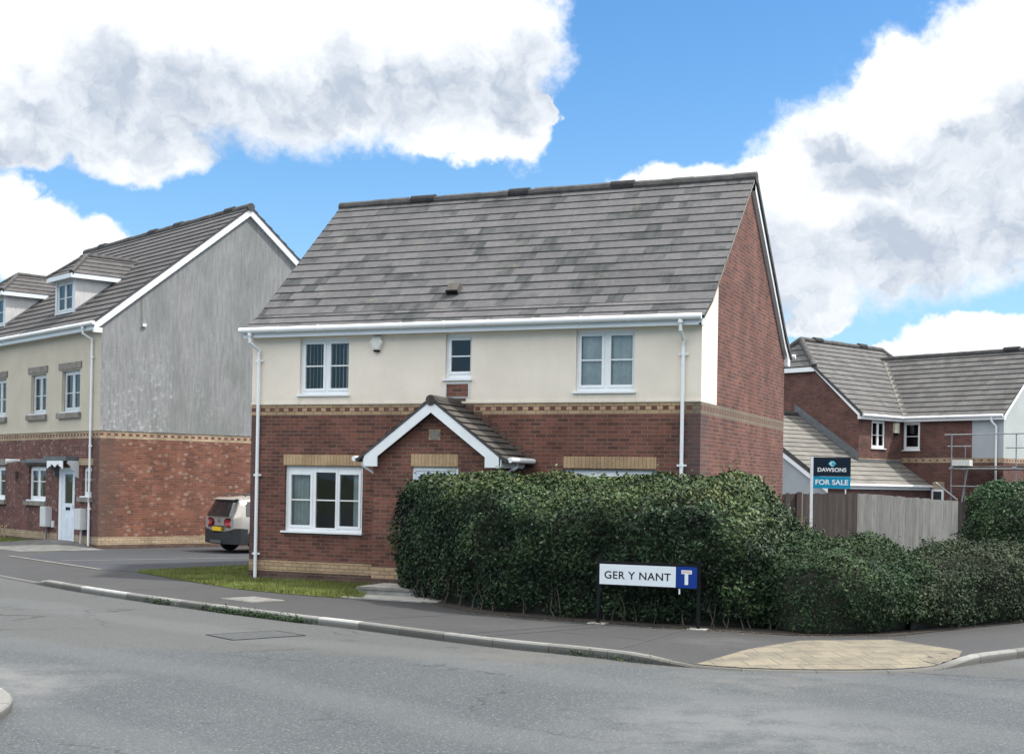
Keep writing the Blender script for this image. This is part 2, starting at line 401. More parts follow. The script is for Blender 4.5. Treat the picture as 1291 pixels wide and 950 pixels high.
def clip(poly, ax, val, keep_less):
    out = []
    for i in range(len(poly)):
        a, b = poly[i], poly[(i + 1) % len(poly)]
        ia = (a[ax] <= val) if keep_less else (a[ax] >= val); ib = (b[ax] <= val) if keep_less else (b[ax] >= val)
        if ia: out.append(a)
        if ia != ib:
            t = (val - a[ax]) / (b[ax] - a[ax]); out.append(tuple(a[k] + t * (b[k] - a[k]) for k in (0, 1)))
    return out


def clip_rect(poly, u0, u1, v0, v1):
    for ax, val, less in ((0, u0, False), (0, u1, True), (1, v0, False), (1, v1, True)):
        if len(poly) < 3: return []
        poly = clip(poly, ax, val, less)
    return poly if len(poly) >= 3 else []


def wall(mb, org, udir, indir, poly, fmat, holes=(), ucuts=(), vcuts=(), reveal=.1, rmat=None, uvo=(0, 0)):
    """outer skin of a wall: poly in (u, v); v is up; holes are openings with reveals going inward"""
    org = Vector(org); ud = Vector(udir).normalized(); ind = Vector(indir).normalized()
    us = sorted({p[0] for p in poly} | {h[0] for h in holes} | {h[1] for h in holes} | set(ucuts))
    vs = sorted({p[1] for p in poly} | {h[2] for h in holes} | {h[3] for h in holes} | set(vcuts))
    def W(u, v, d=0.): return org + ud * u + Vector((0, 0, v)) + ind * d
    flip = ud.cross(Vector((0, 0, 1))).dot(ind) > 0
    for i in range(len(us) - 1):
        for j in range(len(vs) - 1):
            uc, vc = (us[i] + us[i + 1]) / 2, (vs[j] + vs[j + 1]) / 2
            if any(h[0] < uc < h[1] and h[2] < vc < h[3] for h in holes): continue
            q = clip_rect(list(poly), us[i], us[i + 1], vs[j], vs[j + 1])
            if not q: continue
            if flip: q = q[::-1]
            mat = fmat(uc, vc)
            mb.poly([W(*p) for p in q], mat, [(p[0] + uvo[0], p[1] + uvo[1]) for p in q])
    for (u0, u1, v0, v1) in holes:
        for (a, b) in (((u0, v0), (u0, v1)), ((u0, v1), (u1, v1)), ((u1, v1), (u1, v0)), ((u1, v0), (u0, v0))):
            mt = rmat or fmat(max(min((a[0] + b[0]) / 2, u1 + .02), u0 - .02), (a[1] + b[1]) / 2)
            mb.poly([W(*a), W(*b), W(*b, reveal), W(*a, reveal)], mt, [(a[0], a[1]), (b[0], b[1]), (b[0] + .1, b[1]), (a[0] + .1, a[1])])


def roof_slope(mb, org, udir, sdir, poly, mat, gauge=.345, t=.019, thick=.05, uvo=(0, 0), phase=0.):
    """tiled slope: courses stepped down the slope as real laps; poly in (u, s), s upslope"""
    org = Vector(org); ud = Vector(udir).normalized(); sd_ = Vector(sdir).normalized(); n = ud.cross(sd_).normalized()
    if n.z < 0: n = -n
    s0 = min(p[1] for p in poly); s1 = max(p[1] for p in poly); k = 0
    lo = s0 - phase
    while lo < s1 - 1e-4:
        q = clip_rect(list(poly), -1e3, 1e3, max(lo, s0), min(lo + gauge, s1))
        if q:
            off = lambda s: t * (1 - (s - lo) / gauge)
            pts = [org + ud * u + sd_ * s + n * off(s) for u, s in q]
            if (pts[1] - pts[0]).cross(pts[2] - pts[0]).dot(n) < 0: pts = pts[::-1]; q = q[::-1]
            mb.poly(pts, mat, [(u + uvo[0], s - s0 + phase + uvo[1]) for u, s in q])
            smin = min(s for u, s in q); low = sorted(u for u, s in q if s < smin + 1e-5)
            if len(low) >= 2:
                a, b = low[0], low[-1]
                A = org + ud * a + sd_ * smin; B = org + ud * b + sd_ * smin
                hh = off(smin)
                mb.poly([A - n * .012, B - n * .012, B + n * hh, A + n * hh], mat, [(a + uvo[0], smin - s0 + .01)] * 4)
        lo += gauge
    # underside and edges
    bot = [org + ud * u + sd_ * s - n * thick for u, s in poly]; top = [org + ud * u + sd_ * s for u, s in poly]
    mb.poly(bot[::-1], M_ridge)
    for i in range(len(poly)):
        j = (i + 1) % len(poly); mb.poly([bot[i], bot[j], top[j] + n * .012, top[i] + n * .012], M_ridge)


def ridge_tiles(mb, a, b, r=.12, seg=.45, mat=None, lift=.0):
    a = Vector(a); b = Vector(b); L = (b - a).length; n = max(1, round(L / seg)); d = (b - a) / n
    for i in range(n):
        p = a + d * i; q = a + d * (i + 1.02)
        rr = r * (1 + .05 * random.uniform(-1, 1)); dz = Vector((0, 0, random.uniform(-.008, .008) + lift))
        mb.tube([p + dz, q + dz], rr, mat or M_ridge, n=10)


def window(parent, name, W, u0, u1, z0, z1, panes, bars=(), d=.07, mat=None, sill=True, cover=None, vbar=False, sillmat=None, sill_out=.05, fd=.06, label=None):
    """W(u, v, depth) -> local point. frame mesh with real depth; children pane, sill, cover"""
    mat = mat or M_upvc
    fr = MB()
    def bx(mb, a0, a1, b0, b1, dd0, dd1, mt):
        mb.box((a0, dd0, b0), (a1, dd1, b1), mt, xf=lambda p: Vector(W(p.x, p.z, p.y)))
    us = [u0] + [x for p in panes for x in (p[0], p[1])] + [u1]
    # solid frame cells: everything in the opening that is not pane
    ucuts = sorted({u0, u1} | {x for p in panes for x in p[:2]}); vcuts = sorted({z0, z1} | {x for p in panes for x in p[2:]})
    mb2 = fr
    # outer frame
    e = .045
    for (a0, a1, b0, b1) in ((u0, u0 + e, z0, z1), (u1 - e, u1, z0, z1), (u0 + e, u1 - e, z0, z0 + e), (u0 + e, u1 - e, z1 - e, z1)):
        bx(fr, a0, a1, b0, b1, d, d + fd, mat)
    # mullions between lights
    for i in range(len(panes) - 1):
        m0, m1 = panes[i][1] + .045, panes[i + 1][0] - .045
        if m1 - m0 > .005: bx(fr, m0, m1, z0 + e, z1 - e, d + .003, d + fd, mat)
    # sashes, a little proud, with bevelled inner bead
    for p in panes:
        a0, a1 = max(p[0] - .05, u0 + e), min(p[1] + .05, u1 - e); b0, b1 = max(p[2] - .05, z0 + e), min(p[3] + .05, z1 - e)
        for (x0, x1, y0, y1) in ((a0, p[0], b0, b1), (p[1], a1, b0, b1), (p[0], p[1], b0, p[2]), (p[0], p[1], p[3], b1)):
            if x1 - x0 > .002 and y1 - y0 > .002: bx(fr, x0, x1, y0, y1, d - .014, d + fd - .01, mat)
        # remaining fill between sash and frame
        if b0 > z0 + e + .004: bx(fr, a0, a1, z0 + e, b0, d + .004, d + fd - .004, mat)
        if b1 < z1 - e - .004: bx(fr, a0, a1, b1, z1 - e, d + .004, d + fd - .004, mat)
        if p is panes[0] and a0 > u0 + e + .004: bx(fr, u0 + e, a0, z0 + e, z1 - e, d + .005, d + fd - .005, mat)
        if p is panes[-1] and a1 < u1 - e - .004: bx(fr, a1, u1 - e, z0 + e, z1 - e, d + .005, d + fd - .005, mat)
        for zb in bars:
            if p[2] < zb < p[3]: bx(fr, p[0], p[1], zb - .013, zb + .013, d + .008, d + .034, mat)
        if vbar:
            um = (p[0] + p[1]) / 2; bx(fr, um - .012, um + .012, p[2], p[3], d + .010, d + .033, mat)
    fo = fr.build(name, parent)
    if label: fo['label'] = label
    g_ = MB()
    for p in panes:
        g_.poly([W(p[0], p[2], d + .02), W(p[1], p[2], d + .02), W(p[1], p[3], d + .02), W(p[0], p[3], d + .02)], M_glass)
    g_.build('pane', fo)
    # dim room behind the glass
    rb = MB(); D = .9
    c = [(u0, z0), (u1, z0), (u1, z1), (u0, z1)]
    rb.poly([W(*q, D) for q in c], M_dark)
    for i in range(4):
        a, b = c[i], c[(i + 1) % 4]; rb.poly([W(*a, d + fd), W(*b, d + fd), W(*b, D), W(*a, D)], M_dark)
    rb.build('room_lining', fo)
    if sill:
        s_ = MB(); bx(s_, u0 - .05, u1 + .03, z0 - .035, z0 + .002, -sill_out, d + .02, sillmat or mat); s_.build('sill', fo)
    if cover:
        for (a, b, kind) in cover:
            cb = MB()
            zb, zt = z0 + .05, z1 - .05
            if kind == 'net':
                n = max(6, int((b - a) / .03)); pts = []
                for i in range(n + 1):
                    u = a + (b - a) * i / n; dd = d + .13 + .025 * math.sin(i * 1.9) + .01 * math.sin(i * .7 + a); pts.append((u, dd))
                for i in range(n):
                    cb.poly([W(pts[i][0], zb, pts[i][1]), W(pts[i + 1][0], zb, pts[i + 1][1]), W(pts[i + 1][0], zt, pts[i + 1][1]), W(pts[i][0], zt, pts[i][1])], M_net)
            else:
                mt = M_blind_pale if kind == 'pale_blind' else M_blind; u = a; sw = .085
                while u < b - .02:
                    an = (.45 if kind == 'pale_blind' else 2.33) + random.uniform(-.14, .14); cu, cd = math.cos(an) * sw / 2, math.sin(an) * sw / 2
                    cb.poly([W(u + .045 - cu, zb, d + .10 - cd), W(u + .045 + cu, zb, d + .10 + cd), W(u + .045 + cu, zt, d + .10 + cd), W(u + .045 - cu, zt, d + .10 - cd)], mt)
                    u += sw * 1.04
            cb.build('net_curtain' if kind == 'net' else 'window_blind', fo)
    return fo


def downpipe(parent, x, ytop, ywall, ztop, zbot, r=.036, dirn=(0, -1), org=None, clips=()):
    """gutter outlet, swan neck and straight pipe; local coords, wall face at y = 0"""
    p = MB()
    pts = [(x, ytop, ztop), (x, ytop, ztop - .20), (x + .08 * dirn[0], ywall, ztop - .36), (x + .08 * dirn[0], ywall, ztop - .5)]
    p.tube(pts, r, M_upvc, 12)
    p.tube([(x + .08 * dirn[0], ywall, ztop - .49), (x + .08 * dirn[0], ywall, zbot)], r, M_upvc, 12)
    p.tube([(x, ytop, ztop + .02), (x, ytop, ztop - .07)], r * 1.35, M_upvc, 12)
    for zc in clips:
        xx = x + .08 * dirn[0]
        p.tube([(xx, ywall, zc - .03), (xx, ywall, zc + .03)], r * 1.2, M_upvc, 12)
        p.box((xx - .09, ywall + .005, zc - .018), (xx + .09, ywall + .03, zc + .018), M_upvc)
    p.box((x + .08 * dirn[0] - r * 1.3, ywall - r * 1.3, zbot - .05), (x + .08 * dirn[0] + r * 1.3, ywall + r * 1.3, zbot), M_black)
    return p.build('downpipe', parent, smooth=True)


def gutter(parent, path, r=.06, name='gutter', brackets=None):
    g_ = MB(); g_.tube(path, r, M_upvc, 14)
    a, b = Vector(path[0]), Vector(path[-1]); L = (b - a).length
    for i in range(1, int(L / .95)):
        q = a + (b - a) * (i * .95 / L); d = (b - a).normalized()
        g_.tube([q - d * .02, q + d * .02], r * 1.13, M_upvc, 14)
    return g_.build(name, parent, smooth=True)

# ------------------------------------------------------------------ ground, road, pavement, kerb
KL = [(-42, 12.6), (-15, -1.52), (-13, -2.57), (-10.9, -3.65), (-8.5, -4.68), (-5.1, -5.95), (-3.62, -6.36), (-2.17, -6.93), (-.65, -7.45), (.47, -7.62),
      (1.4, -7.93), (2.2, -8.05), (2.94, -8.0), (4.05, -7.48), (4.8, -6.8), (5.26, -5.69), (5.8, -4.7), (7.5, -1.2), (10, 4.5), (16, 19), (34, 62)]


def resample(pts, step):
    out = []; acc = 0.
    P_ = [Vector((*p, 0)) for p in pts]; d = 0.
    for i in range(len(P_) - 1):
        L = (P_[i + 1] - P_[i]).length
        while d <= L:
            out.append(P_[i].lerp(P_[i + 1], d / L)); d += step
        d -= L
    out.append(P_[-1]); return out


def smooth(pts, it=2):
    for _ in range(it):
        q = [pts[0]]
        for i in range(len(pts) - 1):
            a, b = Vector(pts[i]), Vector(pts[i + 1]); q += [tuple(a * .75 + b * .25), tuple(a * .25 + b * .75)]
        pts = q + [pts[-1]]
    return pts


def sstep(x, a, b):
    t = min(1, max(0, (x - a) / (b - a))); return t * t * (3 - 2 * t)


def kz(x, y):          # height of the kerb top along the line: dropped at the drive and at the crossing
    if x < 0: return -.08 * (1 - sstep(x, -13.25, -12.75)) if y < 4 else -.08 * (1 - sstep(x, -13.25, -12.75))
    if x < 4.2 and y < -6.5: return -.092 * sstep(x, 1.15, 2.2)
    if y < -3: return -.092 * (1 - sstep(y, -6.75, -5.6))
    return 0.


KS = smooth(KL, 2); K_ = resample(KS, .915 / 3)
KN = []
for i, p in enumerate(K_):
    d = (K_[min(i + 1, len(K_) - 1)] - K_[max(i - 1, 0)]).normalized(); KN.append(Vector((-d.y, d.x, 0)))   # towards the pavement


def asphalt(name, c1, c2, speck, scale=1., warm=None, patch=None):
    m, t, b = base_mat(name)
    oc = t.new('ShaderNodeTexCoord').outputs['Object']
    big = t.noise(oc, .22, 5, .6); mid = t.noise(oc, 1.6, 6, .65); fine = t.noise(oc, 34. * scale, 3, .7); vf = t.noise(oc, 95. * scale, 2, .6)
    c = t.mix(t.ramp(big, .3, .7), c1, c2)
    c = t.mix(t.ramp(mid, .5, .8, 0, .30), c, tuple(x * .72 for x in c1))
    c = t.mix(t.ramp(fine, .28, .52, .75, 0), c, tuple(x * .42 for x in c1))
    c = t.mix(t.ramp(fine, .56, .70, 0, .9), c, speck)
    c = t.mix(t.ramp(vf, .62, .78, 0, .55), c, tuple(min(1, x * 1.25) for x in speck))
    x, y, z = t.sep(oc)
    if warm:   # older, browner surface beyond a joint line running across the junction
        l = t.math('ADD', t.math('MULTIPLY', x, -.28), t.math('MULTIPLY', y, 1.0))
        l = t.math('ADD', l, t.math('MULTIPLY', t.math('SUBTRACT', t.noise(oc, .9, 4), .5), .8))
        c = t.mix(t.math('MULTIPLY', t.ramp(l, -8.9, -8.2), .75), c, t.mix(.5, c, warm))
    if warm:   # hairline cracks, oil spots, polished wheel tracks
        vo = t.new('ShaderNodeTexVoronoi', feature='DISTANCE_TO_EDGE'); t.setin(vo, 'Scale', .42); t.setin(vo, 'Vector', t.vmath('ADD', oc, t.vmath('MULTIPLY', t.noise(oc, 1.3, 5, .7, 0, 1), (.9, .9, 0.))))
        ck = t.math('MULTIPLY', t.ramp(vo.outputs[0], .012, .003), t.ramp(t.noise(oc, .35, 3), .50, .60))
        c = t.mix(t.math('MULTIPLY', ck, .7), c, (.022, .023, .024))
        spots = t.ramp(t.noise(oc, 1.9, 2, .4), .70, .78); c = t.mix(t.math('MULTIPLY', spots, .45), c, (.035, .036, .037))
        tw_ = t.math('SINE', t.math('ADD', t.math('MULTIPLY', t.math('ADD', t.math('MULTIPLY', x, .33), y), 2.1), t.math('MULTIPLY', t.noise(oc, .15, 2), 5.)))
        c = t.mix(t.ramp(tw_, .2, 1., 0, .22), c, (.125, .132, .136))
    else:      # made-good strips and gum spots on the footway
        vo = t.new('ShaderNodeTexVoronoi'); t.setin(vo, 'Scale', 2.6); t.setin(vo, 'Vector', oc)
        c = t.mix(t.math('MULTIPLY', t.ramp(vo.outputs[0], .055, .035), .5), c, tuple(q * 1.7 for q in c2))
    for (px, py, r0, r1, k, cc) in (patch or ()):
        dd = t.vmath('LENGTH', t.vmath('MULTIPLY', t.vmath('SUBTRACT', oc, (px, py, 0.)), (1., 1., 0.)))
        dd = t.math('ADD', dd, t.math('MULTIPLY', t.math('SUBTRACT', t.noise(oc, 2.2, 6, .65), .5), 1.3))
        c = t.mix(t.math('MULTIPLY', t.ramp(dd, r1, r0), t.math('MULTIPLY', t.ramp(mid, .3, .6), k)), c, cc)
    t.setin(b, 'Base Color', c); t.setin(b, 'Roughness', t.ramp(fine, .3, .7, .72, .92)); b.inputs['Specular IOR Level'].default_value = .3
    bump(t, b, t.math('ADD', fine, t.math('MULTIPLY', vf, .5)), .7, .012)
    return m


M_road = asphalt('road_asphalt', (.057, .064, .069), (.071, .079, .083), (.185, .194, .20), 1., warm=(.092, .087, .078),
                 patch=[(-4.6, -13.3, .5, 2.2, .70, (.165, .165, .162)), (3.0, -8.6, .1, 1.9, .40, (.155, .15, .142)), (-.3, -8.2, .1, 1.5, .35, (.13, .125, .11)), (3.6, -11.8, .2, 2.6, .6, (.15, .153, .155))])
M_pave = asphalt('pavement_asphalt', (.046, .046, .0475), (.058, .058, .059), (.10, .10, .10), 1.5, patch=[(-1.3, -5.6, .1, 1.2, .35, (.09, .09, .088)), (1.9, -6.0, .1, .9, .45, (.10, .10, .098))])
M_drive = asphalt('driveway_asphalt', (.042, .045, .052), (.052, .056, .063), (.08, .085, .092), 1.5)
M_patch = asphalt('patched_asphalt', (.060, .064, .066), (.072, .076, .078), (.17, .17, .17), 1.2)
M_soil = plain('soil', (.030, .024, .018), .95, .4, 8., bumpk=.6)
M_ground = plain('rough_ground', (.06, .075, .032), .95, .35, .5)
M_turf = plain('turf', (.085, .108, .028), .95, .35, 3., dirt=((.085, .09, .035), .6), bumpk=.5)


def sheet(name, pts, z, mat, kind='structure', sub=0.):
    mb = MB(); P3 = [Vector((p[0], p[1], 0)) for p in pts]
    for tri in tessellate_polygon([P3]):
        q = [P3[i] for i in tri]
        if (q[1] - q[0]).cross(q[2] - q[0]).z < 0: q = q[::-1]
        mb.poly([(p.x, p.y, z) for p in q], mat)
    return tag(mb.build(name), kind=kind)


G = MB(); G.poly([(-2500, -2500, -.16), (2500, -2500, -.16), (2500, 2500, -.16), (-2500, 2500, -.16)], M_ground); tag(G.build('ground'), kind='structure')
sheet('road', [(p.x, p.y) for p in K_] + [(60, 62), (60, -60), (-60, -60), (-60, 12.6)], -.11, M_road)
# pavement: a strip that dips with the kerb, then the flat
pv = MB(); KW = .125; RW = 1.35
def pz(x, y, d): return kz(x, y) * max(0., 1 - d / RW)
for i in range(len(K_) - 1):
    for (d0, d1) in ((KW, .45), (.45, .9), (.9, RW)):
        q = []
        for (j, d) in ((i, d0), (i + 1, d0), (i + 1, d1), (i, d1)):
            p = K_[j] + KN[j] * d; q.append((p.x, p.y, pz(K_[j].x, K_[j].y, d)))
        pv.poly(q, M_pave)
inner = [K_[i] + KN[i] * RW for i in range(0, len(K_), 3)]
P3 = [Vector((p.x, p.y, 0)) for p in inner] + [Vector((34, 80, 0)), Vector((-60, 80, 0)), Vector((-60, 14, 0))]
for tri in tessellate_polygon([P3]):
    q = [P3[i] for i in tri]
    if (q[1] - q[0]).cross(q[2] - q[0]).z < 0: q = q[::-1]
    pv.poly(q, M_pave)
tag(pv.build('pavement'), kind='structure')


def kerb_material():
    m, t, b = base_mat('kerb_concrete')
    tcn = t.new('ShaderNodeTexCoord'); u, v, _ = t.sep(tcn.outputs['UV']); oc = tcn.outputs['Object']
    c = t.mix(u, (.11, .108, .10), (.36, .36, .345))
    n = t.noise(oc, 7., 6, .7); n2 = t.noise(oc, 60., 3)
    c = t.mix(t.ramp(n, .45, .72, 0, .65), c, (.12, .115, .095)); c = t.mix(t.ramp(n2, .55, .8, 0, .4), c, (.1, .1, .09))
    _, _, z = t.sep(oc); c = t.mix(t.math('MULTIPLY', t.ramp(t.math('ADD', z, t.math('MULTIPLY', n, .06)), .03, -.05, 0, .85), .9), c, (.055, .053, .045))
    t.setin(b, 'Base Color', c); b.inputs['Roughness'].default_value = .92; bump(t, b, t.math('ADD', n, n2), .5, .01); return m


M_kerb = kerb_material()


def kerb_run(name, line, norms, zf, step=3, first=0):
    kb = MB(); n = 0
    for i in range(first, len(line) - step, step):
        tone = random.choice((.10, .2, .25, .32, .38, .22)); x = line[i].x
        if -11.2 < x < -10.2 or -5.2 < x < -4.0: tone = 1.0
        if x < -13.1: tone = .85
        if 1.9 < x < 4.9 and line[i].y < -5: tone = .55
        for k in range(step):
            a, b = line[i + k], line[i + k + 1]; na, nb = norms[i + k], norms[i + k + 1]
            g0 = .004 if k == 0 else 0; g1 = .004 if k == step - 1 else 0
            d = (b - a).normalized(); A = a + d * g0; B = b - d * g1
            za, zb = zf(a.x, a.y) + .004, zf(b.x, b.y) + .004
            ch = .022
            pr = lambda p, nn, z: [Vector((p.x, p.y, -.2)), Vector((p.x, p.y, z - ch)), Vector((p.x, p.y, z)) + nn * ch, Vector((p.x, p.y, z)) + nn * KW, Vector((p.x, p.y, -.2)) + nn * KW]
            ra, rb = pr(A, na, za), pr(B, nb, zb); uv = [(tone, 0)] * 4
            for q in range(4): kb.poly([ra[q], rb[q], rb[q + 1], ra[q + 1]], M_kerb, uv)
            if k == 0: kb.poly(ra, M_kerb, [(tone * .4, 0)] * 5)
            if k == step - 1: kb.poly(rb[::-1], M_kerb, [(tone * .4, 0)] * 5)
    return tag(kb.build(name), kind='structure')


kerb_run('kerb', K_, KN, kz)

# tactile crossing slabs: buff, blistered, following the ramp
def tactile_material():
    m, t, b = base_mat('tactile_paving')
    oc = t.new('ShaderNodeTexCoord').outputs['Object']; r = t.mapv(oc, (1, 1, 1), (0, 0, 0), (0, 0, R(-32)))
    nd = t.new('ShaderNodeTexBrick', offset=.5, offset_frequency=2); t.setin(nd, 'Vector', r); t.setin(nd, 'Scale', 1.0); t.setin(nd, 'Brick Width', .4); t.setin(nd, 'Row Height', .4)
    t.setin(nd, 'Mortar Size', .008); t.setin(nd, 'Color1', (.205, .177, .126)); t.setin(nd, 'Color2', (.16, .139, .10)); t.setin(nd, 'Mortar', (.06, .055, .042))
    x, y, z = t.sep(r)
    bl = t.math('MULTIPLY', t.math('SINE', t.math('MULTIPLY', x, 2 * math.pi / .0667)), t.math('SINE', t.math('MULTIPLY', y, 2 * math.pi / .0667)))
    bl = t.ramp(bl, .1, .6); n = t.noise(oc, 2.2, 7, .72); n2 = t.noise(oc, 24., 4, .65)
    c = t.mix(t.ramp(n, .42, .66, 0, .8), nd.outputs[0], (.085, .078, .062)); c = t.mix(t.ramp(n2, .5, .75, 0, .5), c, (.078, .07, .054)); c = t.mix(t.math('MULTIPLY', bl, .35), c, (.24, .21, .155))
    t.setin(b, 'Base Color', c); b.inputs['Roughness'].default_value = .9
    bump(t, b, t.math('ADD', bl, t.math('MULTIPLY', t.math('SUBTRACT', 1., nd.outputs[1]), .5)), .6, .006); return m


M_tact = tactile_material()
tp = MB(); TP = [(2.2, -8.09), (2.88, -5.3), (4.0, -4.5), (5.02, -5.35), (4.8, -6.8)]
idx = [i for i, p in enumerate(K_) if 1.9 < p.x < 5.2 and p.y < -5.9]
def nearest_kerb(x, y):
    j = min(range(len(K_)), key=lambda i: (K_[i].x - x) ** 2 + (K_[i].y - y) ** 2)
    return K_[j], max(0., (Vector((x, y, 0)) - K_[j]).dot(KN[j]))
NX, NY = 26, 26
poly_t = [(p.x + KN[i].x * .13, p.y + KN[i].y * .13) for i, p in zip(idx, [K_[i] for i in idx])] + [(5.02, -5.35), (4.0, -4.5), (2.88, -5.3)]
for i in range(NX):
    for j in range(NY):
        x0, x1 = 1.6 + 3.8 * i / NX, 1.6 + 3.8 * (i + 1) / NX; y0, y1 = -8.3 + 4. * j / NY, -8.3 + 4. * (j + 1) / NY
        # convex-ish outline clipped cell by cell
        q = clip_rect(poly_t, x0, x1, y0, y1)
        if not q: continue
        pts = []
        for (x, y) in q:
            kp, d = nearest_kerb(x, y); pts.append((x, y, pz(kp.x, kp.y, d) + .0045))
        tp.poly(pts, M_tact)
tag(tp.build('tactile_paving'), kind='structure')

# worn gutter line of grit along the kerb, drive surface, lawn turf, beds
sheet('driveway', [(-18.7, 2.95), (-13.95, .45), (-12.82, .28), (-12.0, 3.4), (-9.8, 3.45), (-9.8, 26), (-19, 26), (-15.5, 14.5), (-20.1, 7.35)], .005, M_drive)
ed = MB()
for a, b in (((-19.2, 3.2), (-13.95, .45)), ((-16.8, 2.4), (-13.6, 6.9))):
    a, b = Vector((*a, 0)), Vector((*b, 0)); n = (b - a).normalized(); n = Vector((-n.y, n.x, 0)) * .05
    ed.poly([a - n + Vector((0, 0, .012)), b - n + Vector((0, 0, .012)), b + n + Vector((0, 0, .012)), a + n + Vector((0, 0, .012))], M_stone)
tag(ed.build('path_edging'), kind='structure')
LAWN = [(-12.85, .3), (-10.9, -.95), (-8.5, -2.3), (-7.2, -2.72), (-5.9, -2.95), (-5.4, -2.85), (-5.75, -2.1), (-6.1, -1.2), (-6.2, -.02), (-9.73, -.02), (-9.73, 3.4), (-12.0, 3.4)]
sheet('lawn_soil', LAWN, .010, M_turf)
sheet('garden_bed', [(-5.1, -1.4), (-4.3, -2.6), (-3.4, -3.5), (-2.6, -4.1), (-1.1, -4.42), (.25, -4.6), (1.5, -4.68), (2.6, -4.72), (4.0, -3.95), (5.3, -1.4), (8, 4), (12, 14), (0, 14), (0, 0), (-3.5, -.02), (-3.5, -1.1)], .008, M_soil)
sheet('back_ground', [(-6, 12), (14, 12), (30, 70), (-20, 70)], .006, M_drive)

tr2 = MB()                                            # made-good trench across the footway by the sign
for a, b in (((-1.55, -7.05), (-.35, -4.75)), ((-1.15, -7.2), (.0, -4.8)), ((.95, -7.5), (1.05, -4.9)), ((-3.6, -6.0), (-2.6, -4.3)), ((-9.9, -3.8), (-9.0, -2.2))):
    a, b = Vector((*a, .0045)), Vector((*b, .0045)); n = (b - a).normalized(); n = Vector((-n.y, n.x, 0)) * .016; tr2.poly([a - n, b - n, b + n, a + n][::-1], M_patch)
tag(tr2.build('footway_joint'), kind='structure')
# opposite corner of the junction, just inside the frame
CK = [(x + .10, y + .04) for x, y in [(-7.0, -13.0), (-4.6, -13.42), (-3.75, -13.62), (-3.25, -13.95), (-2.85, -14.4), (-2.55, -14.95), (-2.4, -15.6), (-2.3, -18.5)]]
CK2 = [Vector((*p, 0)) for p in smooth(CK, 2)]; CKr = resample([(p.x, p.y) for p in CK2], .3)
CN = []
for i, p in enumerate(CKr):
    d = (CKr[min(i + 1, len(CKr) - 1)] - CKr[max(i - 1, 0)]).normalized(); CN.append(Vector((d.y, -d.x, 0)))
kerb_run('corner_kerb', CKr, CN, lambda x, y: -.015)
cp = MB(); ci = [p + CN[i] * KW for i, p in enumerate(CKr)]; P3 = ci + [Vector((-14, -18.5, 0)), Vector((-14, -12.4, 0))]
for tri in tessellate_polygon([P3]):
    q = [P3[i] for i in tri]
    if (q[1] - q[0]).cross(q[2] - q[0]).z < 0: q = q[::-1]
    cp.poly([(p.x, p.y, -.012) for p in q], M_pave)
tag(cp.build('corner_pavement'), kind='structure')

# patched trench in the road with its sealed joint, and a concrete cover in the pavement
tr = [(-5.0, -8.15), (-4.3, -8.5), (-3.75, -7.5), (-4.45, -7.2)]
sheet('road_patch', tr, -.1065, M_patch)
sj = MB()
for i in range(4):
    a, b = Vector((*tr[i], -.1025)), Vector((*tr[(i + 1) % 4], -.1025)); n = (b - a).normalized(); n = Vector((-n.y, n.x, 0)) * 0.012
    sj.poly([a - n, b - n, b + n, a + n], M_black)
tag(sj.build('road_joint'), kind='structure')
M_cover = plain('cover_concrete', (.155, .152, .142), .92, .25, 6., bumpk=.4, dirt=((.09, .088, .08), .6))
mc = empty('access_cover', (-6.92, -4.08, 0), R(-22), 'pale rectangular concrete access cover set in the pavement by the lawn', 'cover')
q = MB(); q.box((-.42, -.30, -.02), (.42, .30, .012), M_cover); q.build('cover_slab', mc)
q = MB()
for a, b in (((-.47, -.35, -.02), (.47, -.305, .009)), ((-.47, .305, -.02), (.47, .35, .009)), ((-.47, -.305, -.02), (-.425, .305, .009)), ((.425, -.305, -.02), (.47, .305, .009))): q.box(a, b, M_stone)
q.build('cover_frame', mc)

# grass blades on the front lawn and before the terrace
def leaf_mat(name, cols, rough=.45, spec=.4, trans=0.):
    m, t, b = base_mat(name)
    at = t.new('ShaderNodeAttribute', attribute_name='rnd'); f = at.outputs['Fac']
    cols = [tuple(x * .82 for x in c) for c in cols]; cr = t.new('ShaderNodeValToRGB'); t.link(f, cr.inputs[0]); e = cr.color_ramp.elements
    while len(e) < len(cols): e.new(.5)
    for i, c in enumerate(cols): e[i].position = i / (len(cols) - 1); e[i].color = (*c, 1)
    oc = t.new('ShaderNodeTexCoord').outputs['Object']; n = t.noise(oc, 1.1, 4, .6)
    hsn = t.new('ShaderNodeHueSaturation'); t.link(cr.outputs[0], hsn.inputs['Color']); t.setin(hsn, 'Value', t.ramp(n, .28, .72, .72, 1.3)); t.setin(hsn, 'Hue', t.ramp(n, .3, .7, .49, .512))
    t.setin(b, 'Base Color', hsn.outputs[0]); b.inputs['Roughness'].default_value = rough; b.inputs['Specular IOR Level'].default_value = spec
    return m


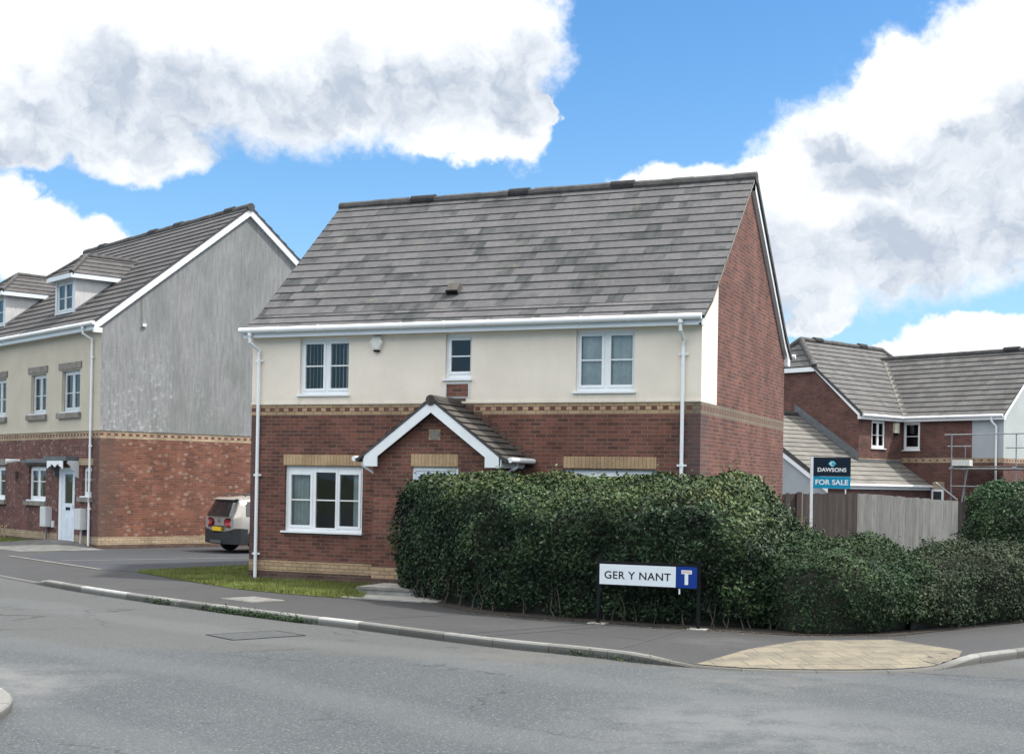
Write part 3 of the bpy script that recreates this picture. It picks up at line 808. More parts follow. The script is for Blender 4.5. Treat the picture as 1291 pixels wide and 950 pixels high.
def mesh_np(name, V, F, mat, rnd, parent=None, extra=None):
    """V (n,3), F list of quads as (m,4) array; rnd per vertex. extra: (verts, faces, mat) appended"""
    me = bpy.data.meshes.new(name)
    nv, nf = len(V), len(F); ev, ef = (0, 0)
    mats = [mat]
    if extra is not None:
        XV, XF, xm = extra; V = np.vstack([V, XV]); F = np.vstack([F, np.asarray(XF) + nv]); rnd = np.concatenate([rnd, np.zeros(len(XV))]); mats.append(xm)
    me.vertices.add(len(V)); me.vertices.foreach_set('co', V.astype(np.float32).ravel())
    me.loops.add(F.size); me.loops.foreach_set('vertex_index', F.astype(np.int32).ravel())
    me.polygons.add(len(F)); me.polygons.foreach_set('loop_start', np.arange(0, F.size, 4, dtype=np.int32)); me.polygons.foreach_set('loop_total', np.full(len(F), 4, dtype=np.int32))
    mi = np.zeros(len(F), dtype=np.int32); mi[nf:] = 1
    for m in mats: me.materials.append(m)
    me.polygons.foreach_set('material_index', mi)
    a = me.attributes.new('rnd', 'FLOAT', 'POINT'); a.data.foreach_set('value', rnd.astype(np.float32))
    me.update(); me.validate()
    o = bpy.data.objects.new(name, me); COL.objects.link(o)
    if parent: o.parent = parent
    return o


def in_poly(x, y, poly):
    ins = np.zeros(len(x), bool); n = len(poly)
    for i in range(n):
        x0, y0 = poly[i]; x1, y1 = poly[(i + 1) % n]
        c = ((y0 > y) != (y1 > y)) & (x < (x1 - x0) * (y - y0) / (y1 - y0 + 1e-12) + x0); ins ^= c
    return ins


def scatter(poly, n):
    p = np.array(poly); lo, hi = p.min(0), p.max(0); out = np.zeros((0, 2))
    while len(out) < n:
        q = rng.uniform(lo, hi, (n * 2, 2)); out = np.vstack([out, q[in_poly(q[:, 0], q[:, 1], poly)]])
    return out[:n]


M_grass = leaf_mat('grass_blades', [(.11, .145, .028), (.17, .205, .045), (.25, .25, .095)], .6, .25)
def grass(name, poly, n, h=.05, z=.01):
    xy = scatter(poly, n); a = rng.uniform(0, 2 * np.pi, n); hh = h * rng.uniform(.5, 1.5, n); wv = .006 * rng.uniform(.6, 1.4, n)
    lean = rng.uniform(0, .7, n) * hh; b = rng.uniform(0, 2 * np.pi, n)
    c = np.c_[xy, np.full(n, z)]; dx_ = np.c_[np.cos(a) * wv, np.sin(a) * wv, np.zeros(n)]
    tip = c + np.c_[np.cos(b) * lean, np.sin(b) * lean, hh]
    V = np.stack([c - dx_, c + dx_, tip + dx_ * .25, tip - dx_ * .25], 1).reshape(-1, 3); F = np.arange(4 * n).reshape(-1, 4)
    return tag(mesh_np(name, V, F, M_grass, np.repeat(rng.uniform(0, 1, n), 4)), kind='stuff')


grass('grass', LAWN, 42000)
# ------------------------------------------------------------------ the main house
W_, D_, HB = 9.722, 7.544, 3.679
house = empty('detached_house', (0, 0, 0), 0., 'detached house with cream upper floor, brick porch and long grey roof behind the hedge', 'house')


def band(u, v, red=M_brick, plinth=M_brick_plinth, buff=M_buff, hb=HB, p0=.1977, p1=.4227, off=0.):
    if v < p0: return plinth
    if v < p1: return buff
    if v < hb - .225: return red
    if hb - .15 < v < hb - .075: return M_red_header if int(math.floor((u + off) / .1125)) % 2 == 0 else buff
    return buff


def ffront(u, v):
    if v > HB: return M_brick if (-5.175 < u < -4.70 and 3.80 < v < 4.06) else M_cream
    return band(u, v)


def fgable(u, v):
    if v > HB: return M_cream if u < 1.165 else M_brick_gable
    return band(u, v, M_brick_gable)


H_UL, H_UM, H_UR = (-8.56, -7.40, 3.88, 5.06), (-5.21, -4.645, 4.16, 5.06), (-2.455, -1.285, 3.88, 5.06)
H_LL, H_LR = (-8.88, -7.03, 1.05, 2.40), (-2.68, -.83, 1.05, 2.405)
hdr = [-W_ + .1125 * i for i in range(88)] + [0]
mb = MB()
vb = [.1977, .4227, HB - .225, HB - .15, HB - .075, HB, 3.80, 4.06]
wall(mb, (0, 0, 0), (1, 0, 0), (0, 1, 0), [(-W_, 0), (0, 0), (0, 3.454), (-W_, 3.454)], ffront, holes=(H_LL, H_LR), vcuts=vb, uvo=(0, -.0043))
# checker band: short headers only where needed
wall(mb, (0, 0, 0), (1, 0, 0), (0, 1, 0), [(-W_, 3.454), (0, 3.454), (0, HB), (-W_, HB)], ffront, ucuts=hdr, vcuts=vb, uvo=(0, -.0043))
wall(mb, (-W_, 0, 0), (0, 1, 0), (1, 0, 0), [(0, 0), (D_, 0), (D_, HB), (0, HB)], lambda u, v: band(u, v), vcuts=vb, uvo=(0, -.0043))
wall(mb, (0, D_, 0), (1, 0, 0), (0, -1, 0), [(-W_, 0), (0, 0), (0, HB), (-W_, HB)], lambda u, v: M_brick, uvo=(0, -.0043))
mb.build('front_wall', house)
mb = MB()
wall(mb, (0, 0, 0), (1, 0, 0), (0, 1, 0), [(-W_, HB), (0, HB), (0, 5.34), (-W_, 5.34)], ffront, holes=(H_UL, H_UM, H_UR), ucuts=(-5.175, -4.70), vcuts=(3.80, 4.06), rmat=M_cream)
wall(mb, (-W_, 0, 0), (0, 1, 0), (1, 0, 0), [(0, HB), (D_, HB), (D_, 5.36), (D_ - .35, 5.55), (D_ / 2, 8.52), (.35, 5.55), (0, 5.36)], lambda u, v: M_cream)
wall(mb, (0, D_, 0), (1, 0, 0), (0, -1, 0), [(-W_, HB), (0, HB), (0, 5.34), (-W_, 5.34)], lambda u, v: M_cream)
mb.box((-W_ - .006, -.022, HB - .004), (.0, .0, HB + .035), M_cream)
for a, b in (((-5.20, -.012, 3.785), (-4.675, -.001, 3.80)), ((-5.20, -.012, 4.06), (-4.675, -.001, 4.085)), ((-5.20, -.012, 3.80), (-5.175, -.001, 4.06)), ((-4.70, -.012, 3.80), (-4.675, -.001, 4.06))): mb.box(a, b, M_upvc_dirty)
mb.build('rendered_wall', house)
mb = MB()
GP = [(0, 0), (D_, 0), (D_, 5.36), (D_ - .35, 5.55), (D_ / 2, 8.52), (.35, 5.55), (0, 5.36)]
wall(mb, (0, 0, 0), (0, 1, 0), (-1, 0, 0), [(0, 0), (D_, 0), (D_, 3.454), (0, 3.454)], fgable, vcuts=vb, uvo=(0.06, -.0043))
wall(mb, (0, 0, 0), (0, 1, 0), (-1, 0, 0), [(0, 3.454), (D_, 3.454), (D_, HB), (0, HB)], fgable, ucuts=[.1125 * i for i in range(68)], vcuts=vb, uvo=(0.06, -.0043))
wall(mb, (0, 0, 0), (0, 1, 0), (-1, 0, 0), clip(GP, 1, HB, False), fgable, ucuts=(1.165,), uvo=(0.06, -.0043))
mb.build('gable_wall', house)

# roof: two slopes with flared feet
sl = math.hypot(D_ / 2 - .35, 8.62 - 5.60); sl0 = math.hypot(.60, .38)
U0, U1 = -W_ - .10, .10; GM = sl / 16
mb = MB()
sd1 = Vector((0, D_ / 2 - .35, 3.02)).normalized(); sd0 = Vector((0, .60, .38)).normalized()
roof_slope(mb, (0, .35, 5.60), (1, 0, 0), sd1, [(U0, 0), (U1, 0), (U1, sl), (U0, sl)], M_tile, uvo=(0, .855), gauge=GM)
roof_slope(mb, (0, -.25, 5.22), (1, 0, 0), sd0, [(U0, 0), (U1, 0), (U1, sl0), (U0, sl0)], M_tile, gauge=sl0 / 2.5)
sb1 = Vector((0, -(D_ / 2 - .35), 3.02)).normalized(); sb0 = Vector((0, -.60, .38)).normalized()
roof_slope(mb, (0, D_ - .35, 5.60), (1, 0, 0), sb1, [(U0, 0), (U1, 0), (U1, sl), (U0, sl)], M_tile)
roof_slope(mb, (0, D_ + .25, 5.22), (1, 0, 0), sb0, [(U0, 0), (U1, 0), (U1, sl0), (U0, sl0)], M_tile)
roof = mb.build('roof', house)
mb = MB(); ridge_tiles(mb, (U0 - .02, D_ / 2, 8.585), (U1 + .02, D_ / 2, 8.585), .125); mb.build('ridge', roof)
M_vent = plain('vent_plastic', (.03, .03, .032), .7, .3, 9., spec=.2)
for x0, x1 in ((-7.94, -7.34), (-5.48, -5.0), (-3.07, -2.55)):
    mb = MB(); mb.tube([(x0, D_ / 2, 8.61), (x1, D_ / 2, 8.61)], .132, M_vent, 12); mb.build('ridge_vent', roof, smooth=True)
# verge mortar and lichen-spotted end tiles
mb = MB()
for (ya, za, yb, zb, nrow) in ((.35, 5.60, D_ / 2, 8.62, 13),):
    for i in range(nrow):
        t0, t1 = i / nrow, (i + 1) / nrow
        y0, z0, y1, z1 = ya + (yb - ya) * t0, za + (zb - za) * t0, ya + (yb - ya) * t1, za + (zb - za) * t1
        mb.poly([(U1 + .004, y0, z0 - .05), (U1 + .004, y1, z1 - .05), (U1 + .004, y1, z1 + .01), (U1 + .004, y0, z0 + .03)], M_stone)
mb.build('verge', roof)
# bargeboard on the rear slope of the gable
mb = MB()
for (y0, z0, y1, z1) in ((D_ / 2 + .06, 8.50, D_ - .34, 5.54), (D_ - .34, 5.54, D_ + .24, 5.17)):
    mb.poly([(.085, y0, z0 - .17), (.085, y1, z1 - .17), (.085, y1, z1 + .0), (.085, y0, z0 + .0)], M_upvc)
    mb.poly([(.06, y0, z0 - .17), (.085, y0, z0 - .17), (.085, y1, z1 - .17), (.06, y1, z1 - .17)][::-1], M_upvc)
    mb.poly([(-.02, y0, z0 - .165), (.06, y0, z0 - .165), (.06, y1, z1 - .165), (-.02, y1, z1 - .165)][::-1], M_upvc)
mb.box((-.02, D_ - .06, 4.98), (.09, D_ + .22, 5.14), M_upvc); mb.tube([(.02, D_ + .31, 5.22), (.20, D_ + .31, 5.22)], .055, M_upvc)
mb.build('bargeboard', house)
mb = MB()
for (y0, z0, y1, z1) in ((D_ / 2 + .02, 8.63, D_ - .36, 5.60), (D_ - .36, 5.60, D_ + .27, 5.20)):
    q = [(y0, z0 - .06), (y1, z1 - .06), (y1, z1 + .075), (y0, z0 + .075)]
    a = [Vector((.088, y, z)) for y, z in q]; b = [p + Vector((.035, 0, 0)) for p in a]
    mb.poly(b, M_ridge); mb.poly(a[::-1], M_ridge)
    for i in range(4): mb.poly([a[i], a[(i + 1) % 4], b[(i + 1) % 4], b[i]], M_ridge)
mb.build('dry_verge', roof)
# eaves: fascia, soffit, gutter and downpipes
mb = MB(); mb.box((-W_ - .09, -.222, 5.065), (.045, -.198, 5.22), M_fascia); mb.box((-W_ - .09, -.198, 5.085), (.045, -.001, 5.10), M_fascia)
mb.box((.0, -.222, 5.065), (.05, -.0, 5.10), M_fascia); mb.build('fascia', house)
gutter(house, [(-W_ - .15, -.285, 5.215), (.06, -.285, 5.215)], .058)
downpipe(house, -9.62, -.275, -.06, 5.17, .02, dirn=(1.2, 0), clips=(4.6, 2.2, .55))
downpipe(house, -.335, -.275, -.06, 5.17, .02, dirn=(0, 0), clips=(4.55, 2.5, .8))

Wm = lambda u, v, d: (u, d, v)
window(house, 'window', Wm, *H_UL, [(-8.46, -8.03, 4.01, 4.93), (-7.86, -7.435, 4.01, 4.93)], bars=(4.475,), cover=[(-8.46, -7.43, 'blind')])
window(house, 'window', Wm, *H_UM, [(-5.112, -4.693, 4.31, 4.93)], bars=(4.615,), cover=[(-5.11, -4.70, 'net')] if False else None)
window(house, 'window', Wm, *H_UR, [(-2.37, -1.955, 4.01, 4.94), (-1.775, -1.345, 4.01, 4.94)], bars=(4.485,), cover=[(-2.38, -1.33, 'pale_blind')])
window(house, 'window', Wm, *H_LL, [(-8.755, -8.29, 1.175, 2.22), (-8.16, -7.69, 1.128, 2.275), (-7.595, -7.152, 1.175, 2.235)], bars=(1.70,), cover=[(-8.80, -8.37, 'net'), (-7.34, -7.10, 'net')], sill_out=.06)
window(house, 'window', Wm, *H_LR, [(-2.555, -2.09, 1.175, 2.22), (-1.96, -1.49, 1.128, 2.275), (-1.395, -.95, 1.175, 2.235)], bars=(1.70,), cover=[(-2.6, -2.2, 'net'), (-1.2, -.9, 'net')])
for (u0, u1, z0) in ((-8.915, -7.04, 2.413), (-2.675, -.832, 2.425)):
    mb = MB(); mb.box((u0, -.006, z0), (u1, .01, z0 + .225), M_soldier); mb.build('lintel', house)
# alarm box: wide hexagonal cover
mb = MB(); hx = [(-.09, .16), (.09, .16), (.155, .02), (.07, -.14), (-.07, -.14), (-.155, .02)]
cx, cz = -6.735, 4.895
a = [(cx + x, -.002, cz + z) for x, z in hx]; b = [(cx + x * .9, -.085, cz + z * .9) for x, z in hx]; c = [(cx + x * .62, -.10, cz + z * .62) for x, z in hx]
M_alarm = plain('alarm_plastic', (.70, .69, .62), .45, .04, 5.)
for i in range(6):
    j = (i + 1) % 6; mb.poly([a[i], b[i], b[j], a[j]][::-1], M_alarm); mb.poly([b[i], c[i], c[j], b[j]][::-1], M_alarm)
mb.poly(c, M_alarm); mb.box((cx - .06, -.075, cz - .165), (cx + .06, -.01, cz - .125), M_black); mb.build('alarm_box', house)
# roof vent tile
mb = MB(); o_ = Vector((-5.42, .80, 6.02)); ny = Vector((0, -sd1.z, sd1.y))
fx = lambda p: o_ + Vector((.8, 0, 0)) * p.x + sd1 * p.y * .7 + ny * p.z
mb.box((-.17, -.16, -.02), (.17, .20, .10), M_ridge, xf=fx); mb.box((-.145, -.172, .01), (.145, -.155, .085), M_black, xf=fx); mb.box((-.16, -.16, .095), (.16, .20, .112), M_tile_porch, xf=fx)
mb.build('vent_tile', roof)

# porch
PX0, PX1, PY = -6.245, -3.615, -1.0; pcx = (PX0 + PX1) / 2
pm = .742                                             # roof pitch
porch_top = 3.47
def fporch(u, v):
    if v < .2277: return M_brick_plinth
    if v < .4527: return M_buff
    return M_brick
DO = (-5.41, -4.42, .17, 2.402)
mb = MB(); e0 = porch_top - pm * (pcx - PX0)
wall(mb, (0, PY, 0), (1, 0, 0), (0, 1, 0), [(PX0, 0), (PX1, 0), (PX1, e0), (pcx, porch_top), (PX0, e0)], fporch, holes=(DO,), vcuts=(.2277, .4527), uvo=(.11, .0))
wall(mb, (PX0, PY, 0), (0, 1, 0), (1, 0, 0), [(0, 0), (1.0, 0), (1.0, e0), (0, e0)], fporch, vcuts=(.2277, .4527))
wall(mb, (PX1, PY, 0), (0, 1, 0), (-1, 0, 0), [(0, 0), (1.0, 0), (1.0, e0), (0, e0)], fporch, vcuts=(.2277, .4527))
mb.build('porch_wall', house)
mb = MB(); zr = 3.705; ov = 1.60; sp = math.hypot(1, pm); L = ov * sp
for s_ in (-1, 1):
    o_ = Vector((pcx + s_ * ov, 0, zr - pm * ov)); sdv = Vector((-s_, 0, pm)).normalized()
    roof_slope(mb, o_, (0, 1, 0), sdv, [(PY - .20, 0), (-.002, 0), (-.002, L), (PY - .20, L)], M_tile_porch, gauge=.20, t=.03, thick=.04)
pr_ = mb.build('porch_roof', house)
mb = MB(); ridge_tiles(mb, (pcx, PY - .22, zr - .035), (pcx, -.01, zr - .035), .10, .35, M_tile_porch); mb.build('ridge', pr_)
mb = MB()                                             # stepped lead soakers against the wall
for s_ in (-1, 1):
    for i in range(9):
        x = pcx + s_ * (ov * (1 - i / 9.)); z = zr - pm * abs(x - pcx)
        mb.box((min(x, x - s_ * .2), -.014, z + .02), (max(x, x - s_ * .2), -.003, z + .20), M_brick_plinth)
mb.build('flashing', pr_)
mb = MB()
def barge(mb, s_, y):
    xo, zo = pcx, 3.655; xe = pcx + s_ * 1.42; ze = zo - pm * 1.42
    w_ = .222
    pts = [(xo, zo), (xe, ze + .01), (xe, ze - .19), (xe - s_ * .285, ze - .19), (xe - s_ * .285, ze - .19 + .19), (xo, zo - w_)]
    pts = [(xo, zo), (xe, ze + .02), (xe, 2.40), (xe - s_ * .285, 2.40), (xe - s_ * .285, zo - w_ - pm * (1.42 - .285)), (xo, zo - w_)]
    q = [Vector((x, y, z)) for x, z in pts]; q2 = [p + Vector((0, .03, 0)) for p in q]
    if s_ < 0: q = q[::-1]; q2 = q2[::-1]
    mb.poly([q[i] for i in range(len(q))][::-1], M_upvc); mb.poly(q2, M_upvc)
    for i in range(len(q)):
        j = (i + 1) % len(q); mb.poly([q[i], q[j], q2[j], q2[i]], M_upvc)
barge(mb, -1, PY - .19); barge(mb, 1, PY - .19)
mb.box((PX0 - .13, PY - .158, 2.40), (PX0 - .0, -.003, 2.43), M_upvc); mb.box((PX1 + .0, PY - .158, 2.40), (PX1 + .13, -.003, 2.43), M_upvc)
mb.box((PX0 - .145, PY - .158, 2.43), (PX0 - .12, -.003, 2.56), M_upvc); mb.box((PX1 + .12, PY - .158, 2.43), (PX1 + .145, -.003, 2.56), M_upvc)
mb.build('bargeboard', house)
gutter(house, [(pcx - ov - .045, PY - .18, 2.545), (pcx - ov - .045, -.02, 2.545)], .052, 'gutter')
gutter(house, [(pcx + ov + .045, PY - .18, 2.545), (pcx + ov + .045, -.02, 2.545)], .052, 'gutter')
for xg, xw in ((pcx - ov - .045, PX0 - .05), (pcx + ov + .045, PX1 + .05)):
    mb = MB(); yy = PY + .18
    mb.tube([(xg, yy, 2.54), (xg, yy, 2.42), (xw, yy, 2.26), (xw, yy, .05)], .032, M_upvc, 10); mb.build('downpipe', house, smooth=True)
mb = MB(); mb.box((-5.425, PY - .006, 2.408), (-4.43, PY + .01, 2.648), M_soldier); mb.build('lintel', house)
mb = MB(); mb.box((-5.045, PY - .014, 2.91), (-4.805, PY + .01, 3.12), M_buff)
mb.box((-5.02, PY - .020, 2.935), (-4.83, PY - .013, 3.095), M_stone); mb.build('date_stone', house)
# porch door
dr = MB(); u0, u1, z0, z1 = DO
for a, b in (((u0, PY + .05, z0), (u0 + .06, PY + .12, z1)), ((u1 - .06, PY + .05, z0), (u1, PY + .12, z1)), ((u0 + .06, PY + .05, z1 - .07), (u1 - .06, PY + .12, z1))): dr.box(a, b, M_upvc)
dr.box((u0 + .06, PY + .07, z0), (u1 - .06, PY + .11, 1.45), M_door)
for a, b in (((u0 + .06, PY + .07, 1.45), (u0 + .15, PY + .11, z1 - .07)), ((u1 - .15, PY + .07, 1.45), (u1 - .06, PY + .11, z1 - .07)), ((u0 + .15, PY + .07, z1 - .14), (u1 - .15, PY + .11, z1 - .07))): dr.box(a, b, M_door)
do = dr.build('front_door', house)
mb = MB(); mb.poly([(u0 + .15, PY + .09, 1.45), (u1 - .15, PY + .09, 1.45), (u1 - .15, PY + .09, z1 - .14), (u0 + .15, PY + .09, z1 - .14)], M_glass); mb.build('pane', do)
mb = MB(); mb.poly([(u0, PY + .5, z0), (u1, PY + .5, z0), (u1, PY + .5, z1), (u0, PY + .5, z1)], M_blind_pale); mb.build('room_lining', do)
mb = MB(); mb.box((-5.95, -2.05, 0), (-3.8, -1.003, .15), M_concrete); mb.box((-5.97, -2.08, .10), (-3.78, -2.05, .152), M_stone)
tag(mb.build('doorstep'), kind=None); tag(bpy.data.objects['doorstep'], 'low grey concrete doorstep slab half hidden by the hedge end', 'step')
mb = MB(); mb.box((-5.85, -2.9, -.02), (-3.9, -2.2, .022), M_concrete); tag(mb.build('paving_slab'), 'flat grey paving slab in front of the doorstep', 'slab')
# ------------------------------------------------------------------ the terrace on the left
TL = -.4583
terr = empty('terraced_house', (-19.8401, 7.3983, 0), TL, 'tall terrace at left with grey stained gable, ochre front and two roof dormers', 'house')
LT, DT, HT = 12.15, 9.569, 3.451
def fterr(u, v):
    return M_cream_terrace if v > HT else band(u, v, M_brick_terrace, M_brick_plinth, M_buff_far, HT, .117, .342)
def fterr_g(u, v):
    if v > HT: return M_grey
    return band(u, v, M_brick_orange, M_brick_plinth, M_buff_far, HT, .117, .342)
def fterr_c(u, v):                                   # first half metre of ochre return at the corner is flush with the grey
    return fterr_g(u, v)
vt = [.117, .342, HT - .225, HT - .15, HT - .075, HT]
EZ = 6.36; mT = .800
hF = [(-2.78, -1.44, 4.05, 5.30), (-5.21, -3.98, 4.05, 5.30), (-8.62, -7.32, 4.05, 5.30), (-11.0, -9.75, 4.05, 5.30)]
hG = [(-5.27, -3.87, 1.33, 2.38), (-1.15, -.50, 1.52, 2.38), (-8.62, -7.25, 1.31, 2.38)]
hD = (-2.93, -1.68, .12, 2.36)
mb = MB()
wall(mb, (0, 0, 0), (1, 0, 0), (0, 1, 0), [(-LT, 0), (0, 0), (0, HT - .225), (-LT, HT - .225)], fterr, holes=hG + [hD], vcuts=vt, uvo=(0, -.001))
wall(mb, (0, 0, 0), (1, 0, 0), (0, 1, 0), [(-LT, HT - .225), (0, HT - .225), (0, HT), (-LT, HT)], fterr, ucuts=[-.1125 * i for i in range(108)], vcuts=vt, uvo=(0, -.001))
mb.build('front_wall', terr)
mb = MB()
wall(mb, (0, 0, 0), (1, 0, 0), (0, 1, 0), [(-LT, HT), (0, HT), (0, 6.55), (-LT, 6.55)], fterr, holes=hF, rmat=M_cream_terrace)
mb.box((-LT, -.025, HT - .004), (.0, .0, HT + .04), M_cream_terrace); mb.build('rendered_wall', terr)
zt = lambda b: 6.58 + (b + .30) * mT if b <= DT / 2 else 6.58 + (DT - b + .30) * mT
mb = MB()
wall(mb, (0, 0, 0), (0, 1, 0), (-1, 0, 0), [(0, 0), (DT, 0), (DT, HT - .225), (0, HT - .225)], fterr_g, vcuts=vt, uvo=(0, -.001))
wall(mb, (0, 0, 0), (0, 1, 0), (-1, 0, 0), [(0, HT - .225), (DT, HT - .225), (DT, HT), (0, HT)], fterr_g, ucuts=[.1125 * i for i in range(86)], vcuts=vt, uvo=(0, -.001))
wall(mb, (0, 0, 0), (0, 1, 0), (-1, 0, 0), [(0, HT), (DT, HT), (DT, zt(DT) - .08), (DT / 2, zt(DT / 2) - .08), (0, zt(0) - .08)], fterr_g)
mb.box((-.002, .0, HT - .003), (.018, DT, HT + .03), M_grey)
mb.build('gable_wall', terr)
mb = MB()
wall(mb, (-LT, 0, 0), (0, 1, 0), (1, 0, 0), [(0, 0), (DT, 0), (DT, zt(DT) - .08), (DT / 2, zt(DT / 2) - .08), (0, zt(0) - .08)], lambda u, v: M_brick_terrace if v < HT else M_grey)
wall(mb, (0, DT, 0), (1, 0, 0), (0, -1, 0), [(-LT, 0), (0, 0), (0, 6.5), (-LT, 6.5)], lambda u, v: M_brick_terrace if v < HT else M_cream_terrace)
mb.build('rear_wall', terr)
sT = Vector((0, 1, mT)).normalized(); sTb = Vector((0, -1, mT)).normalized(); LS = (DT / 2 + .30) * math.hypot(1, mT)
mb = MB()
roof_slope(mb, (0, -.30, 6.58), (1, 0, 0), sT, [(-LT - .1, 0), (.10, 0), (.10, LS), (-LT - .1, LS)], M_tile_terrace, t=.032)
roof_slope(mb, (0, DT + .30, 6.58), (1, 0, 0), sTb, [(-LT - .1, 0), (.10, 0), (.10, LS), (-LT - .1, LS)], M_tile_terrace, t=.032)
troof = mb.build('roof', terr)
zrT = zt(DT / 2)
mb = MB(); ridge_tiles(mb, (-LT - .12, DT / 2, zrT - .02), (.12, DT / 2, zrT - .02), .125); mb.build('ridge', troof)
for x in (-.9, -4.4, -6.3, -10.4):
    mb = MB(); mb.tube([(x - .55, DT / 2, zrT + .025), (x, DT / 2, zrT + .015)], .128, M_vent, 10); mb.build('ridge_vent', troof, smooth=True)
# gable bargeboards
mb = MB()
for s_ in (1, -1):
    yb = lambda y: y if s_ == 1 else DT - y
    y0, z0 = DT / 2, zrT - .05; y1, z1 = -.26, 6.58 - .02
    pts = [(y0, z0), (y1, z1), (y1, z1 - .24), (y0, z0 - .24)]
    q = [Vector((.085, yb(y), z)) for y, z in pts]; q2 = [p - Vector((.025, 0, 0)) for p in q]; q3 = [Vector((-.01, p.y, p.z)) for p in q]
    mb.poly(q, M_upvc); mb.poly([q[3], q[2], q3[2], q3[3]], M_upvc)
    mb.box((-.01, min(yb(-.27), yb(-.02)), 6.28), (.086, max(yb(-.27), yb(-.02)), 6.42), M_upvc)
mb.build('bargeboard', terr)
mb = MB(); mb.box((-LT, -.245, EZ), (-.01, -.222, 6.58), M_fascia); mb.box((-LT, -.222, EZ + .01), (-.01, -.0, EZ + .025), M_fascia); mb.build('fascia', terr)
gutter(terr, [(-LT, -.32, 6.54), (.16, -.32, 6.54)], .058)
downpipe(terr, -.60, -.31, -.06, 6.48, .02, dirn=(1.2, 0), clips=(5.6, 3.0, 1.15))
mb = MB()
for i, (u0, u1, z0, z1) in enumerate(hF):
    m = (u0 + u1) / 2; q0 = u0 + .06; q1 = u1 - .06
    window(terr, 'window', Wm, u0, u1, z0, z1, [(q0 + .07, m - .07, z0 + .13, z1 - .13), (m + .07, q1 - .07, z0 + .13, z1 - .13)], bars=((z0 + z1) / 2 - .05,), d=.11, mat=M_upvc_dirty, cover=[(u0 + .1, u1 - .1, 'net')] if i == 9 else None)
    mb = MB(); mb.box((u0 - .20, -.035, z1 + .04), (u1 + .12, .02, z1 + .235), M_stone); mb.build('lintel', terr)
    mb = MB(); mb.box((u0 - .20, -.09, z0 - .20), (u1 + .12, .02, z0 - .04), M_stone); mb.build('window_sill', terr)
for i, (u0, u1, z0, z1) in enumerate(hG):
    m = (u0 + u1) / 2
    if i == 1: pn = [(u0 + .12, u1 - .12, z0 + .12, z1 - .12)]
    else: pn = [(u0 + .13, m - .07, z0 + .12, z1 - .12), (m + .07, u1 - .13, z0 + .12, z1 - .12)]
    window(terr, 'window', Wm, u0, u1, z0, z1, pn, bars=((z0 + z1) / 2 + .06,), d=.09, cover=[(u0 + .15, m - .1, 'net')] if i == 0 else None)
    mb = MB(); mb.box((u0 - .18, -.035, z1 + .05), (u1 + .12, .02, z1 + .25), M_stone if i != 1 else M_buff_far); mb.build('lintel', terr)
    mb = MB(); mb.box((u0 - .18, -.09, z0 - .17), (u1 + .12, .02, z0 - .04), M_stone); mb.build('window_sill', terr)
# front door with glazed panel and letter slot
u0, u1, z0, z1 = hD; dr = MB()
for a, b in (((u0, .03, z0), (u0 + .20, .10, z1)), ((u1 - .08, .03, z0), (u1, .10, z1)), ((u0 + .20, .03, z1 - .08), (u1 - .08, .10, z1))): dr.box(a, b, M_upvc)
a0, a1 = u0 + .20, u1 - .08
dr.box((a0, .055, z0), (a1, .10, 1.28), M_door); dr.box((a0, .055, 1.28), (a0 + .20, .10, z1 - .08), M_door); dr.box((a1 - .20, .055, 1.28), (a1, .10, z1 - .08), M_door); dr.box((a0 + .20, .055, z1 - .2), (a1 - .20, .10, z1 - .08), M_door)
for k in (0, 1):
    x0 = a0 + .13 + k * .40; dr.box((x0, .043, z0 + .16), (x0 + .27, .056, .85), M_door)
do = dr.build('front_door', terr)
mb = MB(); mb.poly([(a0 + .2, .08, 1.28), (a1 - .2, .08, 1.28), (a1 - .2, .08, z1 - .2), (a0 + .2, .08, z1 - .2)], M_glass); mb.build('pane', do)
mb = MB(); mb.box((a0 + .3, .046, 1.07), (a0 + .62, .056, 1.16), M_black); mb.build('letter_slot', do)
mb = MB(); mb.tube([(a1 - .12, .03, 1.12), (a1 - .12, .03, 1.24)], .014, M_upvc_dirty, 8); mb.build('handle', do)
mb = MB(); mb.poly([(u0, .6, z0), (u1, .6, z0), (u1, .6, z1), (u0, .6, z1)], M_dark); mb.build('room_lining', do)
# canopy over the door with scalloped valance and brackets
mb = MB(); mb.box((-3.05, -.42, 2.56), (-1.40, .0, 2.69), M_lead); mb.box((-5.45, -.20, 2.50), (-3.05, .0, 2.58), M_lead)
cn = mb.build('door_canopy', terr)
mb = MB(); n = 24; x0, x1 = -2.80, -1.62
for i in range(n):
    f0, f1 = i / n, (i + 1) / n
    zf = lambda f: 2.30 + .10 * abs(math.sin(f * math.pi * 2)) + (.06 if .25 < f < .75 else 0)
    mb.box((x0 + (x1 - x0) * f0, -.415, zf((f0 + f1) / 2)), (x0 + (x1 - x0) * f1, -.395, 2.56), M_upvc)
mb.build('valance', cn)
for xb, mt in ((-3.0, M_lead), (-1.47, M_upvc_dirty)):
    mb = MB(); prof = [(0, 2.56), (-.34, 2.56), (-.34, 2.47), (-.25, 2.40), (-.22, 2.30), (-.12, 2.25), (-.10, 2.10), (0, 2.04)]
    q = [Vector((xb, y, z)) for y, z in prof]; q2 = [p + Vector((.07, 0, 0)) for p in q]
    mb.poly(q[::-1], mt); mb.poly(q2, mt)
    for i in range(len(q)): mb.poly([q[i], q[(i + 1) % len(q)], q2[(i + 1) % len(q)], q2[i]], mt)
    mb.build('bracket', cn)
